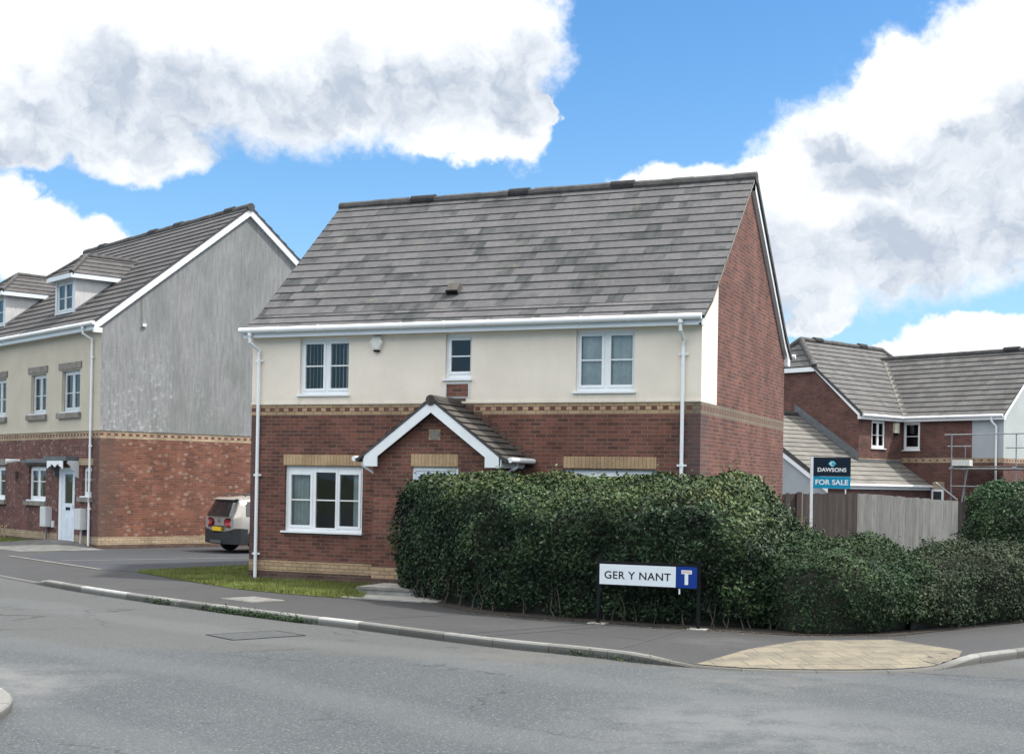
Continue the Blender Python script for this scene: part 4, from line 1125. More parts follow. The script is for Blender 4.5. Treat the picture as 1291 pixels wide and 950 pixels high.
# meter cupboards on the wall with their pipes
M_meter = plain('meter_box', (.56, .565, .56), .5, .06, 3., dirt=((.36, .36, .34), .5))
for u, lean in ((-3.56, 0.), (-.97, -.06)):
    mb = MB(); mb.box((u - .22, -.20, .53), (u + .22, -.001, 1.15), M_meter); mb.box((u - .20, -.212, .55), (u + .20, -.2, 1.13), M_meter); bxo = mb.build('meter_box', terr)
    mb = MB(); mb.tube([(u, -.08, .53), (u + lean, -.08, .02)], .035, M_meter if lean else M_stone, 8); mb.build('pipe', bxo)
mb = MB(); mb.box((-3.22, -.06, .52), (-3.14, -.0, .72), M_upvc); mb.build('wall_box', terr)
for u in (-6.95, -7.35):
    mb = MB(); mb.tube([(u, -.02, .42), (u, -.10, .40), (u + .06, -.12, .02)], .028, M_buff_far, 8); mb.build('waste_pipe', terr)
lm = MB(); lm.tube([(-6.05, -.0, 2.57), (-6.05, -.10, 2.57), (-6.12, -.42, 2.54)], [.05, .05, .085], M_upvc, 12); lm.build('wall_lamp', terr, smooth=True)
lm = MB(); lm.box((-6.35, -.10, 2.0), (-6.12, 0, 2.22), M_brick_plinth); lm.build('vent_cover', terr)
# little sensor and cable on the gable
mb = MB(); mb.tube([(.03, 1.23, 7.58), (.03, 1.24, 6.75), (.03, 1.30, 6.66)], .010, M_stone, 6); mb.box((0, 1.25, 6.57), (.06, 1.37, 6.66), M_upvc_dirty); mb.build('sensor_cable', terr)
# dormers
def dormer(ac, name='dormer'):
    hw = .76; bd = .42; ez = 8.30; zb = zt(bd); wz0 = zb + .05
    bk = (ez - 6.58) / mT - .30 + .05
    mb = MB()
    ho = (ac - .64, ac + .60, wz0, ez - .10)
    wall(mb, (0, bd, 0), (1, 0, 0), (0, 1, 0), [(ac - hw, zb - .1), (ac + hw, zb - .1), (ac + hw, ez), (ac - hw, ez)], lambda u, v: M_upvc_dirty, holes=(ho,), reveal=.06)
    for s_ in (-1, 1):
        x = ac + s_ * hw
        q = [(x, bd, zb - .1), (x, bd, ez), (x, bk, ez), (x, bd, zt(bd) - .1)]
        mb.poly([(x, bd, zb - .1), (x, bk, ez), (x, bd, ez)], M_dormer)
        xb = x + s_ * .012; mb.poly([(xb, bd - .01, zt(bd) + .0), (xb, bk, ez), (xb, bk - .12, ez), (xb, bd - .01, zt(bd) + .10)], M_lead)
    o = mb.build('dormer', terr)
    m = (ho[0] + ho[1]) / 2
    window(o, 'window', lambda u, v, d: (u, bd + d, v), *ho, [(ho[0] + .12, m - .06, ho[2] + .12, ho[3] - .12), (m + .06, ho[1] - .12, ho[2] + .12, ho[3] - .12)], bars=((ho[2] + ho[3]) / 2 - .02,), d=.04, mat=M_upvc_dirty, sill=True)
    # hipped roof
    rw, of = hw + .17, bd - .20; pm_ = .78; rz = ez + .05 + rw * pm_; ap = of + rw * .95
    bend = (rz - 6.58) / mT - .30
    be = (ez + .05 - 6.58) / mT - .30
    mb = MB(); L_ = rw * math.hypot(1, pm_)
    for s_ in (-1, 1):
        sdv = Vector((-s_, 0, pm_)).normalized()
        roof_slope(mb, (ac + s_ * rw, 0, ez + .05), (0, 1, 0), sdv, [(of, 0), (be, 0), (bend, L_), (ap, L_)], M_tile_terrace, gauge=.25, t=.025, thick=.03)
    fs = Vector((0, ap - of, rz - ez - .05)).normalized(); FL = math.hypot(ap - of, rz - ez - .05)
    roof_slope(mb, (ac, of, ez + .05), (1, 0, 0), fs, [(-rw, 0), (rw, 0), (0, FL)], M_tile_terrace, gauge=.25, t=.025, thick=.03)
    ro = mb.build('dormer_roof', terr)
    mb = MB(); ridge_tiles(mb, (ac, ap, rz), (ac, bend, rz), .085, .4)
    for s_ in (-1, 1): ridge_tiles(mb, (ac + s_ * rw, of, ez + .06), (ac, ap, rz), .075, .3)
    mb.build('ridge', ro)
    mb = MB(); t_ = .13
    mb.box((ac - rw - .02, of - .02, ez - .09), (ac + rw + .02, of + .03, ez + .05), M_fascia)
    for s_ in (-1, 1):
        x = ac + s_ * rw; mb.box((min(x, x - s_ * .04), of + .03, ez - .09), (max(x, x - s_ * .04), be, ez + .05), M_fascia)
    mb.box((ac - rw + .03, of + .03, ez - .02), (ac + rw - .03, be, ez), M_fascia)
    mb.build('dormer_fascia', terr)
dormer(-3.68); dormer(-9.42)
TM = Matrix.Translation((-19.8401, 7.3983, 0)) @ Matrix.Rotation(TL, 4, 'Z')
tw = lambda a, b, z=0: TM @ Vector((a, b, z))
M_ramp = plain('ramp_asphalt', (.11, .11, .105), .92, .3, 3., dirt=((.26, .255, .24), .8), bumpk=.4)
# ramp up to the terrace door
mb = MB(); n = 14
for i in range(n):
    for j in range(8):
        def rp(i, j):
            a = -4.6 + 5.2 * i / n; b = -2.5 * j / 8 - .002; h = .15 * max(0., 1 - abs((a + 2.3) / 2.3) ** 2.4) * (1 - sstep(j / 8, .15, 1)); return (a, b, h + .006)
        mb.poly([rp(i, j), rp(i + 1, j), rp(i + 1, j + 1), rp(i, j + 1)][::-1], M_ramp)
rmp = mb.build('door_ramp'); rmp.matrix_world = TM; tag(rmp, kind='structure')
tl = [tuple(tw(a, b).xy) for a, b in ((-14, -.02), (-4.3, -.02), (-4.4, -1.3), (-5.6, -1.9), (-14, -1.9))]
sheet('terrace_lawn_soil', tl, .009, M_turf); grass('terrace_grass', tl, 9000, .07)
# ------------------------------------------------------------------ the house behind on the right (L-shaped)
fh = empty('red_brick_house', (-2.05, 33.28, 0), TL, 'L-shaped red brick house at right with scaffolding on its front and garage roof', 'house')
WA, bB, LB, eF = 7.4, 3.15, 4.74, 5.06
mF = .884
zA = lambda a: 5.22 + (min(-a, WA + a) + .2) * mF
zrA = zA(-WA / 2)
LA = 8.6                                              # wing A length
hw1, hw2 = (.93, 1.93, 3.86, 5.03), (.09, .90, 3.83, 5.05)
def ffar(u, v): return M_buff_far if 3.29 < v < 3.42 else M_brick_far
mb = MB()
hz = 7.35; ha = (hz - 5.22) / mF - .2                 # half hip springs here
wall(mb, (0, 0, 0), (1, 0, 0), (0, 1, 0), [(-WA, 0), (0, 0), (0, 5.20), (-ha, hz - .06), (-WA + ha, hz - .06), (-WA, 5.20)], lambda u, v: M_brick_far)
wall(mb, (0, 0, 0), (0, 1, 0), (-1, 0, 0), [(0, 0), (bB, 0), (bB, 5.2), (0, 5.2)], ffar, holes=(hw1,), vcuts=(3.29, 3.42))
wall(mb, (-WA, 0, 0), (0, 1, 0), (1, 0, 0), [(0, 0), (LA, 0), (LA, 5.2), (0, 5.2)], lambda u, v: M_brick_far)
wall(mb, (0, LA, 0), (1, 0, 0), (0, -1, 0), [(-WA, 0), (0, 0), (0, 5.2), (-WA, 5.2)], lambda u, v: M_brick_far)
mb.build('side_wall', fh)
def ffarB(u, v):
    if v < 3.29: return M_brick_far
    if v > 3.49: return M_panel if u > 3.34 else M_brick_far
    if 3.355 < v < 3.425: return M_red_header if int(math.floor(u / .1125)) % 3 == 0 else M_buff_far
    return M_buff_far
DB = 6.2
mb = MB()
for (z0, z1, uc) in ((0, 3.29, ()), (3.29, 3.49, [.1125 * i for i in range(43)]), (3.49, 5.2, (3.34,))):
    wall(mb, (0, bB, 0), (1, 0, 0), (0, 1, 0), [(0, z0), (LB, z0), (LB, z1), (0, z1)], ffarB, holes=(hw2,) if z0 > 3.4 else (), ucuts=uc, vcuts=(3.355, 3.425))
mb.build('front_wall', fh)
mb = MB()
def ffarG(u, v): return M_brick_far if v < 3.29 else (M_pale if v > 3.49 else (M_red_header if 3.355 < v < 3.425 and int(math.floor(u / .1125)) % 2 == 0 else M_buff_far))
gz = lambda b: 5.22 + (min(b, DB - b) + .2) * mF - .06
wall(mb, (LB, bB, 0), (0, 1, 0), (-1, 0, 0), [(0, 0), (DB, 0), (DB, 3.29), (0, 3.29)], ffarG)
wall(mb, (LB, bB, 0), (0, 1, 0), (-1, 0, 0), [(0, 3.29), (DB, 3.29), (DB, 3.49), (0, 3.49)], ffarG, ucuts=[.1125 * i for i in range(56)], vcuts=(3.355, 3.425))
wall(mb, (LB, bB, 0), (0, 1, 0), (-1, 0, 0), [(0, 3.49), (DB, 3.49), (DB, gz(DB)), (DB / 2, gz(DB / 2)), (0, gz(0))], ffarG)
wall(mb, (0, bB + DB, 0), (1, 0, 0), (0, -1, 0), [(0, 0), (LB, 0), (LB, 5.2), (0, 5.2)], lambda u, v: M_brick_far)
mb.build('gable_wall', fh)
# roofs
kF = math.hypot(1, mF); mb = MB()
sv = Vector((-1, 0, mF)).normalized(); Lr = (WA / 2 + .2) * kF
hb_ = .9; shp = (ha + .2) * kF
# facade-side slope of wing A: from gable verge back to the valley
zB = lambda s: 5.22 + (s + .2) * mF
sB = DB / 2; zrB = zB(sB); aV = (zrB - 5.22) / mF - .2
roof_slope(mb, (.2, 0, 5.22), (0, 1, 0), sv, [(-.12, 0), (bB - .2, 0), (bB + sB, (aV + .2) * kF), (LA - 1.5, (aV + .2) * kF), (LA - 1.5, Lr), (hb_, Lr), (-.12, shp)], M_tile_far, t=.035)
roof_slope(mb, (-WA - .2, 0, 5.22), (0, 1, 0), Vector((1, 0, mF)).normalized(), [(-.12, 0), (LA + .2, 0), (LA - 1.5, Lr), (hb_, Lr), (-.12, shp)], M_tile_far, t=.035)
hs_ = Vector((0, hb_ + .12, zrA - hz)).normalized(); hl = math.hypot(hb_ + .12, zrA - hz)
roof_slope(mb, (-WA / 2, -.12, hz), (1, 0, 0), hs_, [(-(WA / 2 - ha), 0), (WA / 2 - ha, 0), (0, hl)], M_tile_far, t=.035)
es_ = Vector((0, -1.7, zrA - 5.22)).normalized(); elen = math.hypot(1.7, zrA - 5.22)
roof_slope(mb, (-WA / 2, LA + .2, 5.22), (1, 0, 0), es_, [(-(WA / 2 + .2), 0), (WA / 2 + .2, 0), (0, elen)], M_tile_far, t=.035)
# wing B
svB = Vector((0, 1, mF)).normalized(); LrB = (sB + .2) * kF
roof_slope(mb, (0, bB - .2, 5.22), (1, 0, 0), svB, [(.2, 0), (LB + .12, 0), (LB + .12, LrB), (-aV, LrB)], M_tile_far, t=.035)
roof_slope(mb, (0, bB + DB + .2, 5.22), (1, 0, 0), Vector((0, -1, mF)).normalized(), [(-aV - .5, 0), (LB + .12, 0), (LB + .12, LrB), (-aV - .5, LrB)], M_tile_far, t=.035)
froof = mb.build('roof', fh)
for nm, p, q in (('ridge', (-WA / 2, hb_, zrA), (-WA / 2, LA - 1.5, zrA)), ('ridge', (-aV - .2, bB + sB, zrB), (LB + .14, bB + sB, zrB)), ('hip_ridge', (-ha, -.12, hz), (-WA / 2, hb_, zrA)), ('hip_ridge', (-WA + ha, -.12, hz), (-WA / 2, hb_, zrA)), ('hip_ridge', (.2, LA + .2, 5.24), (-WA / 2, LA - 1.5, zrA))):
    mb = MB(); ridge_tiles(mb, p, q, .13); mb.build(nm, froof)
for p, q in (((-WA / 2, 1.8, zrA + .05), (-WA / 2, 2.4, zrA + .05)), ((-WA / 2, 5.2, zrA + .05), (-WA / 2, 5.8, zrA + .05)), ((3.0, bB + sB, zrB + .05), (3.7, bB + sB, zrB + .05))):
    mb = MB(); mb.tube([p, q], .145, M_vent, 10); mb.build('ridge_vent', froof, smooth=True)
mb = MB()                                             # valley lining
mb.poly([(.2, bB - .2, 5.26), (.55, bB - .2, 5.22), (-aV + .3, bB + sB, zrB), (-aV, bB + sB, zrB + .05)], M_stone); mb.build('valley', froof)
mb = MB()
mb.box((.0, -.1, 5.04), (.225, bB - .2, 5.20), M_upvc); mb.box((.0, bB - .225, 5.04), (LB + .1, bB, 5.20), M_upvc)
mb.box((-WA + ha, -.14, hz - .22), (-ha, -.005, hz - .03), M_upvc)
q = [(.2, 5.2), (-ha, hz - .02), (-ha, hz - .16), (.2, 5.04)]
mb.poly([(a, -.13, z) for a, z in q][::-1], M_upvc)
q = [(-.2, 5.2), (DB / 2, zrB - .02), (DB / 2, zrB - .20), (-.2, 5.02)]
mb.poly([(LB + .13, bB + b, z) for b, z in q], M_upvc)
mb.build('fascia', fh)
mb = MB(); q = [(.22, 5.36), (-ha - .1, hz + .13), (-ha - .1, hz - .02), (.22, 5.2)]
mb.poly([(a, -.16, z) for a, z in q][::-1], M_ridge); mb.box((.16, -.17, 5.16), (.24, -.1, 5.36), M_ridge); mb.build('verge', froof)
gutter(fh, [(.29, -.1, 5.2), (.29, bB - .28, 5.2)], .06); gutter(fh, [(.29, bB - .28, 5.2), (LB + .1, bB - .28, 5.2)], .06)
mb = MB(); xx, yb = 4.35, bB
mb.tube([(xx, bB - .27, 5.16), (xx, bB - .27, 4.98), (xx + .1, bB - .07, 4.78), (xx + .1, bB - .07, 0)], .045, M_upvc, 10); mb.build('downpipe', fh, smooth=True)
WA_f = lambda u, v, d: (-d, u, v); WB_f = lambda u, v, d: (u, bB + d, v)
window(fh, 'window', WA_f, *hw1, [(1.03, 1.37, 3.98, 4.92), (1.49, 1.83, 3.98, 4.92)], bars=(4.42,), d=.05)
window(fh, 'window', WB_f, *hw2, [(.20, .79, 3.98, 4.92)], bars=(4.42,), d=.05)
mb = MB(); mb.box((-.002, 2.50, 4.55), (.12, 2.80, 4.98), plain('alarm_cream', (.66, .63, .50), .5, .05)); mb.box((-.002, 2.56, 4.45), (.10, 2.74, 4.55), M_black); mb.build('alarm_box', fh)
# single storey garage: one slope against the house, running forward
ga = 1.35; mG = .64; zg = lambda a: 3.25 - mG * a; bg = -4.0
mb = MB(); sG = Vector((-1, 0, mG)).normalized(); kG = math.hypot(1, mG)
roof_slope(mb, (ga + .12, 0, zg(ga + .12)), (0, 1, 0), sG, [(bg - .1, 0), (bB - .002, 0), (bB - .002, (ga + .12) * kG), (-.002, (ga + .12) * kG), (-.002, (ga + 3.3) * kG), (bg - .1, (ga + 3.3) * kG)], M_tile_pale, t=.03)
roof_slope(mb, (-7.7, 0, zg(-3.18) - mG * 4.52), (0, 1, 0), Vector((1, 0, mG)).normalized(), [(bg - .1, 0), (-.002, 0), (-.002, 4.52 * kG), (bg - .1, 4.52 * kG)], M_tile_pale, t=.03)
gr = mb.build('garage_roof', fh)
mb = MB(); ridge_tiles(mb, (-3.18, bg - .12, zg(-3.18) + .02), (-3.18, 0, zg(-3.18) + .02), .12)
mb.build('ridge', gr)
mb = MB()
q = [(-.0, zg(0) + .04), (-3.3, zg(-3.3) + .04), (-3.3, zg(-3.3) + .42), (0, zg(0) + .42)]
mb.poly([(a, -.012, z) for a, z in q][::-1], M_lead); mb.box((.002, .0, zg(0) + .0), (.02, bB, zg(0) + .12), M_lead); mb.build('flashing', gr)
mb = MB()
gw = [(-7.4, 0), (ga, 0), (ga, zg(ga) - .08), (-3.18, zg(-3.18) - .08), (-7.4, zg(-3.18) - mG * 4.22 - .08)]
wall(mb, (0, bg, 0), (1, 0, 0), (0, 1, 0), gw, lambda u, v: M_panel)
wall(mb, (ga, bg, 0), (0, 1, 0), (-1, 0, 0), [(0, 0), (-bg + bB, 0), (-bg + bB, zg(ga) - .06), (0, zg(ga) - .06)], lambda u, v: M_brick_far)
mb.build('garage_wall', fh)
mb = MB(); q = [(ga + .12, zg(ga + .12) + .06), (-3.18, zg(-3.18) + .06), (-3.18, zg(-3.18) - .16), (ga + .12, zg(ga + .12) - .16)]
mb.poly([(a, bg - .13, z) for a, z in q][::-1], M_ridge); mb.poly([(a, bg - .12, z - .2) for a, z in q][::-1], M_upvc); mb.build('verge', gr)
mb = MB(); mb.box((ga, bg - .1, zg(ga) - .26), (ga + .1, bB, zg(ga) - .08), M_upvc); mb.build('fascia', gr)
gutter(gr, [(ga + .17, bg - .1, zg(ga) - .11), (ga + .17, bB, zg(ga) - .11)], .06)
mb = MB(); mb.box((1.55, bB - .006, 2.2), (2.1, bB + .01, 2.48), M_buff_far); mb.build('lintel', fh)
mb = MB(); mb.box((1.5, bB - .03, .1), (2.08, bB - .002, 2.18), M_upvc); mb.box((1.6, bB - .035, .2), (1.98, bB - .029, 2.08), M_dark); mb.build('garage_door', fh)

# scaffold standing in front of it
M_pole = plain('galvanised_tube', (.26, .27, .28), .45, .15, 4., metal=.5)
M_plank = plain('scaffold_plank', (.17, .155, .135), .9, .3, 3.)
sc_ = empty('scaffold', (-2.05, 33.28, 0), TL, 'galvanised tube scaffold with plank deck against the grey and brick front', 'scaffold', None)
bs = bB - 1.3
for a in (3.19, 6.0):
    for b in (bs, bB - .25):
        mb = MB(); mb.tube([(a, b, 0), (a, b, 4.42 if b == bs else 4.0)], .025, M_pole, 8); mb.build('pole', sc_)
for (a0, a1, b, z, nm) in ((2.9, 7.2, bs - .05, 4.40, 'guard_rail'), (2.95, 4.0, bs + .1, 3.93, 'guard_rail'), (3.1, 7.2, bs - .05, 3.02, 'ledger'), (3.19, 5.4, bs - .05, 2.31, 'ledger'), (3.1, 7.2, bB - .25, 3.0, 'ledger'), (5.6, 7.2, bs - .05, 3.85, 'guard_rail')):
    mb = MB(); mb.tube([(a0, b, z), (a1, b, z)], .025, M_pole, 8); mb.build(nm, sc_)
for a in (3.3, 6.0):
    mb = MB(); mb.tube([(a, bs - .3, 3.06), (a, bB - .1, 3.06)], .025, M_pole, 8); mb.build('transom', sc_)
for i in range(4):
    mb = MB(); b = bs + .06 + i * .235; mb.box((3.1, b, 3.095), (7.2, b + .225, 3.135), M_plank); mb.build('deck_plank', sc_)
mb = MB(); mb.box((3.22, bs - .02, 3.14), (4.0, bs + .25, 3.38), plain('white_sheet', (.55, .55, .52), .8, .1)); mb.build('end_board', sc_)
for a, b in (((2.6, bs - .2, 2.45), (3.55, bs - .1, 1.75)), ((3.85, bs + .1, 3.0), (3.5, bs + .1, 1.0))):
    mb = MB(); mb.tube([a, b], .038, M_pole, 8); mb.build('brace', sc_)

# ------------------------------------------------------------------ close-board fence
def fence_mat(name, c1, c2, streak):
    m, t, b = base_mat(name)
    tcn = t.new('ShaderNodeTexCoord'); uv = tcn.outputs['UV']; oc = tcn.outputs['Object']; u, v, _ = t.sep(uv)
    cell = t.math('FLOOR', t.math('DIVIDE', u, .105)); wn = t.new('ShaderNodeTexWhiteNoise', noise_dimensions='1D'); t.link(cell, wn.inputs['W'])
    n = t.noise(t.mapv(uv, (30, 1.6, 1)), 1.0, 6, .7); n2 = t.noise(uv, 1.2, 5, .65)
    c = t.mix(wn.outputs[0], c1, c2); c = t.mix(t.ramp(n, .4, .7, 0, .7), c, streak); c = t.mix(t.ramp(n2, .5, .8, 0, .35), c, tuple(x * .6 for x in c1))
    t.setin(b, 'Base Color', c); b.inputs['Roughness'].default_value = .9; b.inputs['Specular IOR Level'].default_value = .2; bump(t, b, n, .4, .006); return m
M_fdark = fence_mat('stained_fence', (.070, .057, .053), (.098, .082, .076), (.040, .033, .031))
M_fpale = fence_mat('weathered_fence', (.36, .35, .325), (.27, .262, .245), (.15, .145, .13))
def fence(name, A, B, zA0, zB0, mat, label, h0=0.):
    A, B = Vector((*A, 0)), Vector((*B, 0)); L = (B - A).length; ang = math.atan2(B.y - A.y, B.x - A.x)
    o = empty(name, A, ang, label, 'fence')
    npan = max(1, round(L / 1.83)); pl_ = L / npan
    for k in range(npan):
        mb = MB(); nb = round(pl_ / .105); bw_ = pl_ / nb
        for i in range(nb):
            x0 = k * pl_ + i * bw_; x1 = x0 + bw_ * 1.12
            zt_ = zA0 + (zB0 - zA0) * (x0 / L) + random.uniform(-.012, .012); y0, y1 = -.012 + random.uniform(-.003, .003), .004
            c = [(x0, y1, .05), (x1, y0 - .008, .05), (x1, y0 - .008, zt_), (x0, y1, zt_)]
            mb.poly(c, mat, [(x0 + .001, .05), (x0 + .1, .05), (x0 + .1, zt_), (x0 + .001, zt_)])
            mb.poly([(x1, y0 - .008, .05), (x1, y1 + .012, .05), (x1, y1 + .012, zt_), (x1, y0 - .008, zt_)], mat, [(x0, .05)] * 4)
            mb.poly([(x0, y1, zt_), (x1, y0 - .008, zt_), (x1, .016, zt_), (x0, .016, zt_)], mat, [(x0 + .01, zt_)] * 4)
        for zr_ in (.35, 1.05, 1.7): mb.box((k * pl_, .018, zr_ - .04), ((k + 1) * pl_, .07, zr_ + .04), mat)
        mb.build('fence_panel', o)
    for k in range(npan + 1):
        x = k * pl_; zt_ = zA0 + (zB0 - zA0) * (x / L)
        mb = MB(); mb.box((x - .05, .02, 0), (x + .05, .12, zt_ - .02), mat); mb.build('fence_post', o)
    return o
F0, F1, F2, F3 = (.06, 7.62), (1.43, 9.43), (3.62, 11.3), (6.6, 11.9)
fence('dark_fence', F0, F1, 1.99, 2.02, M_fdark, 'dark stained close board fence between house gable and pale fence')
fence('pale_fence', F1, F2, 2.02, 1.86, M_fpale, 'pale silvery weathered close board fence behind the low shrubs')
fence('brown_fence', F2, F3, 1.84, 1.82, M_fdark, 'short dark fence right of the pale fence, below the scaffold')
mb = MB(); mb.box((-.06, -.06, 0), (.06, .06, 2.03), fence_mat('post_wood', (.16, .13, .115), (.2, .16, .14), (.1, .08, .07))); gp = mb.build('gate_post'); gp.location = (.35, 7.85, 0); tag(gp, 'brown wooden post in front of the dark fence, left of the sale board', 'post')
# ------------------------------------------------------------------ lettering helper: outlines from the built-in font, as flat mesh
def text_mesh(name, body, height, mat, parent, M, width=None, bold=0., spacing=1.):
    cu = bpy.data.curves.new(name, 'FONT'); cu.body = body; cu.size = 1.; cu.offset = bold; cu.space_character = spacing; cu.extrude = .0
    tmp = bpy.data.objects.new(name, cu); COL.objects.link(tmp); dg = bpy.context.evaluated_depsgraph_get(); me = bpy.data.meshes.new_from_object(tmp.evaluated_get(dg))
    bpy.data.objects.remove(tmp); bpy.data.curves.remove(cu); me.name = name
    xs = [v.co.x for v in me.vertices]; ys = [v.co.y for v in me.vertices]; x0, x1, y0, y1 = min(xs), max(xs), min(ys), max(ys)
    ky = height / (y1 - y0); kx = width / (x1 - x0) if width else ky
    for v in me.vertices: v.co = M @ Vector(((v.co.x - x0) * kx, 0, (v.co.y - y0) * ky))
    me.materials.clear(); me.materials.append(mat); o = bpy.data.objects.new(name, me); COL.objects.link(o); o.parent = parent; return o


# street name sign on two black posts
M_sign = plain('sign_white', (.70, .745, .775), .35, .02, 4., dirt=((.55, .58, .58), .2)); M_blue = plain('sign_blue', (.006, .035, .22), .5, .05, 3., spec=.2); M_pink = plain('sign_red_bar', (.62, .42, .36), .4, .1, 3.)
ss = empty('street_sign', (.4525, -4.66, 0), R(-.4), 'white street name sign with blue no through road panel on two black posts', 'street sign')
OX = -.4525
for x in (-.335, 1.237):
    mb = MB(); mb.box((x + OX - .022, .012, 0), (x + OX + .022, .056, 1.045), M_black); mb.build('post', ss)
    mb = MB(); mb.box((x + OX - .14, -.10, -.01), (x + OX + .14, .12, .013), M_concrete); mb.build('footing', ss)
mb = MB(); mb.box((-.33 + OX, .0, .592), (1.24 + OX, .012, .945), M_black); mb.box((-.33 + OX, -.004, .925), (1.24 + OX, .05, .958), M_black); mb.build('back_board', ss)
mb = MB(); mb.box((-.308 + OX, -.010, .610), (.892 + OX, -.0005, .916), M_sign); npl = mb.build('name_plate', ss)
mb = MB(); mb.box((.903 + OX, -.010, .606), (1.216 + OX, -.0005, .922), M_blue); bpl = mb.build('symbol_panel', ss)
text_mesh('lettering', 'GER Y NANT', .118, M_black, npl, Matrix.Translation((-.228 + OX, -.0125, .696)), width=1.045, bold=.012, spacing=1.06)
mb = MB(); mb.box((1.031 + OX, -.0135, .655), (1.085 + OX, -.0115, .815), M_sign); mb.box((.98 + OX, -.0135, .815), (1.14 + OX, -.0115, .872), M_sign); tb = mb.build('road_symbol', bpl)
mb = MB(); mb.box((.992 + OX, -.0155, .832), (1.128 + OX, -.0138, .862), M_pink); mb.build('red_bar', bpl)
mb = MB(); mb.box((.938 + OX, .0, .51), (.958 + OX, .014, .592), M_sign); mb.build('cable_tie', ss)

# estate agent's board
M_navy = plain('board_navy', (.004, .014, .028), .5, .05, 3., spec=.2); M_cyan = plain('board_cyan', (.006, .26, .42), .5, .05, 3., spec=.2); M_aqua = plain('board_aqua', (.16, .58, .68), .35, .05, 3.); M_aqua2 = plain('board_teal', (.03, .27, .40), .35, .05, 3.)
fs = empty('sale_board', (1.50, 2.965, 0), R(19), 'navy and turquoise FOR SALE board on a white post behind the hedge', 'sale board')
mb = MB(); mb.box((-.028, -.028, 0), (.028, .028, 2.75), M_upvc); mb.build('post', fs)
mb = MB(); mb.box((.032, -.014, 2.365), (.765, .002, 2.742), M_navy); p1 = mb.build('board_panel', fs)
mb = MB(); mb.box((.032, -.014, 2.125), (.765, .002, 2.362), M_cyan); p2 = mb.build('board_panel', fs)
text_mesh('lettering', 'DAWSONS', .082, M_upvc, p1, Matrix.Translation((.115, -.0165, 2.455)), width=.565, bold=.025)
text_mesh('lettering', 'FOR SALE', .105, M_upvc, p2, Matrix.Translation((.075, -.0165, 2.195)), width=.645, bold=.025)
mb = MB(); cx, cz = .40, 2.618
dm = lambda pts, mt, y: mb.poly([(cx + x, y, cz + z) for x, z in pts], mt)
dm([(-.075, 0), (-.02, -.058), (.02, -.058), (.075, 0), (.03, .052), (-.03, .052)], M_aqua, -.0160)
dm([(-.02, -.01), (.03, -.035), (.06, 0), (.02, .02)], M_aqua2, -.0166); dm([(-.05, 0), (-.02, -.03), (.0, -.005), (-.02, .02)], M_upvc, -.0166)
mb.build('board_emblem', p1)
mb = MB(); mb.box((.66, .0, 2.02), (.685, .012, 2.13), M_upvc); mb.build('bracket', fs)

# ------------------------------------------------------------------ hedges and shrubs: leaf by leaf over a solid core painted dark as twig shade
M_stem = plain('hedge_stem', (.075, .058, .042), .9, .3, 9.)
M_core = plain('hedge_twig_shade', (.020, .022, .014), .95, .4, 6.)  # near-black solid shell, the shade among the twigs put into its colour
M_hedge = leaf_mat('hedge_leaves', [(.008, .021, .012), (.014, .033, .016), (.025, .053, .021), (.060, .098, .034), (.120, .145, .048)], .5, .22)
M_shrub = leaf_mat('shrub_leaves', [(.016, .036, .017), (.026, .053, .024), (.040, .072, .031), (.064, .098, .042), (.092, .118, .055)], .6, .15)
M_bush = leaf_mat('bush_leaves', [(.016, .040, .018), (.030, .064, .027), (.048, .090, .036), (.076, .122, .048)], .5, .25)


def vnoise(p, f, seed):
    """smooth value noise on (n,3) points"""
    q = p * f + seed * 17.3; i = np.floor(q).astype(int); fr = q - i; fr = fr * fr * (3 - 2 * fr); out = 0
    def h(a): 
        n = (a[:, 0] * 374761393 + a[:, 1] * 668265263 + a[:, 2] * 2147483647 + int(seed * 7919)) & 0x7fffffff
        n = (n ^ (n >> 13)) * 1274126177 & 0x7fffffff; n = n ^ (n >> 16); return (n & 0xffff) / 65535.
    for dx_ in (0, 1):
        for dy_ in (0, 1):
            for dz_ in (0, 1):
                wt = (fr[:, 0] if dx_ else 1 - fr[:, 0]) * (fr[:, 1] if dy_ else 1 - fr[:, 1]) * (fr[:, 2] if dz_ else 1 - fr[:, 2])
                out = out + wt * h(i + np.array([dx_, dy_, dz_]))
    return out


def leaf_cards(P, N, size, up=.3, spread=.9):
    n = len(P); a = N + spread * rng.normal(size=(n, 3)); a[:, 2] += up; a /= np.linalg.norm(a, axis=1)[:, None]
    t = rng.normal(size=(n, 3)); t -= (t * a).sum(1)[:, None] * a; t /= np.linalg.norm(t, axis=1)[:, None]; b = np.cross(a, t)
    s = size * rng.uniform(.55, 1.35, n)[:, None]
    bend = a * s * .18
    V = np.stack([P - t * s * .62, P + b * s * .30 - bend * .3, P + t * s * .62 - bend, P - b * s * .30 - bend * .3], 1).reshape(-1, 3)
    return V, np.arange(4 * n).reshape(-1, 4)


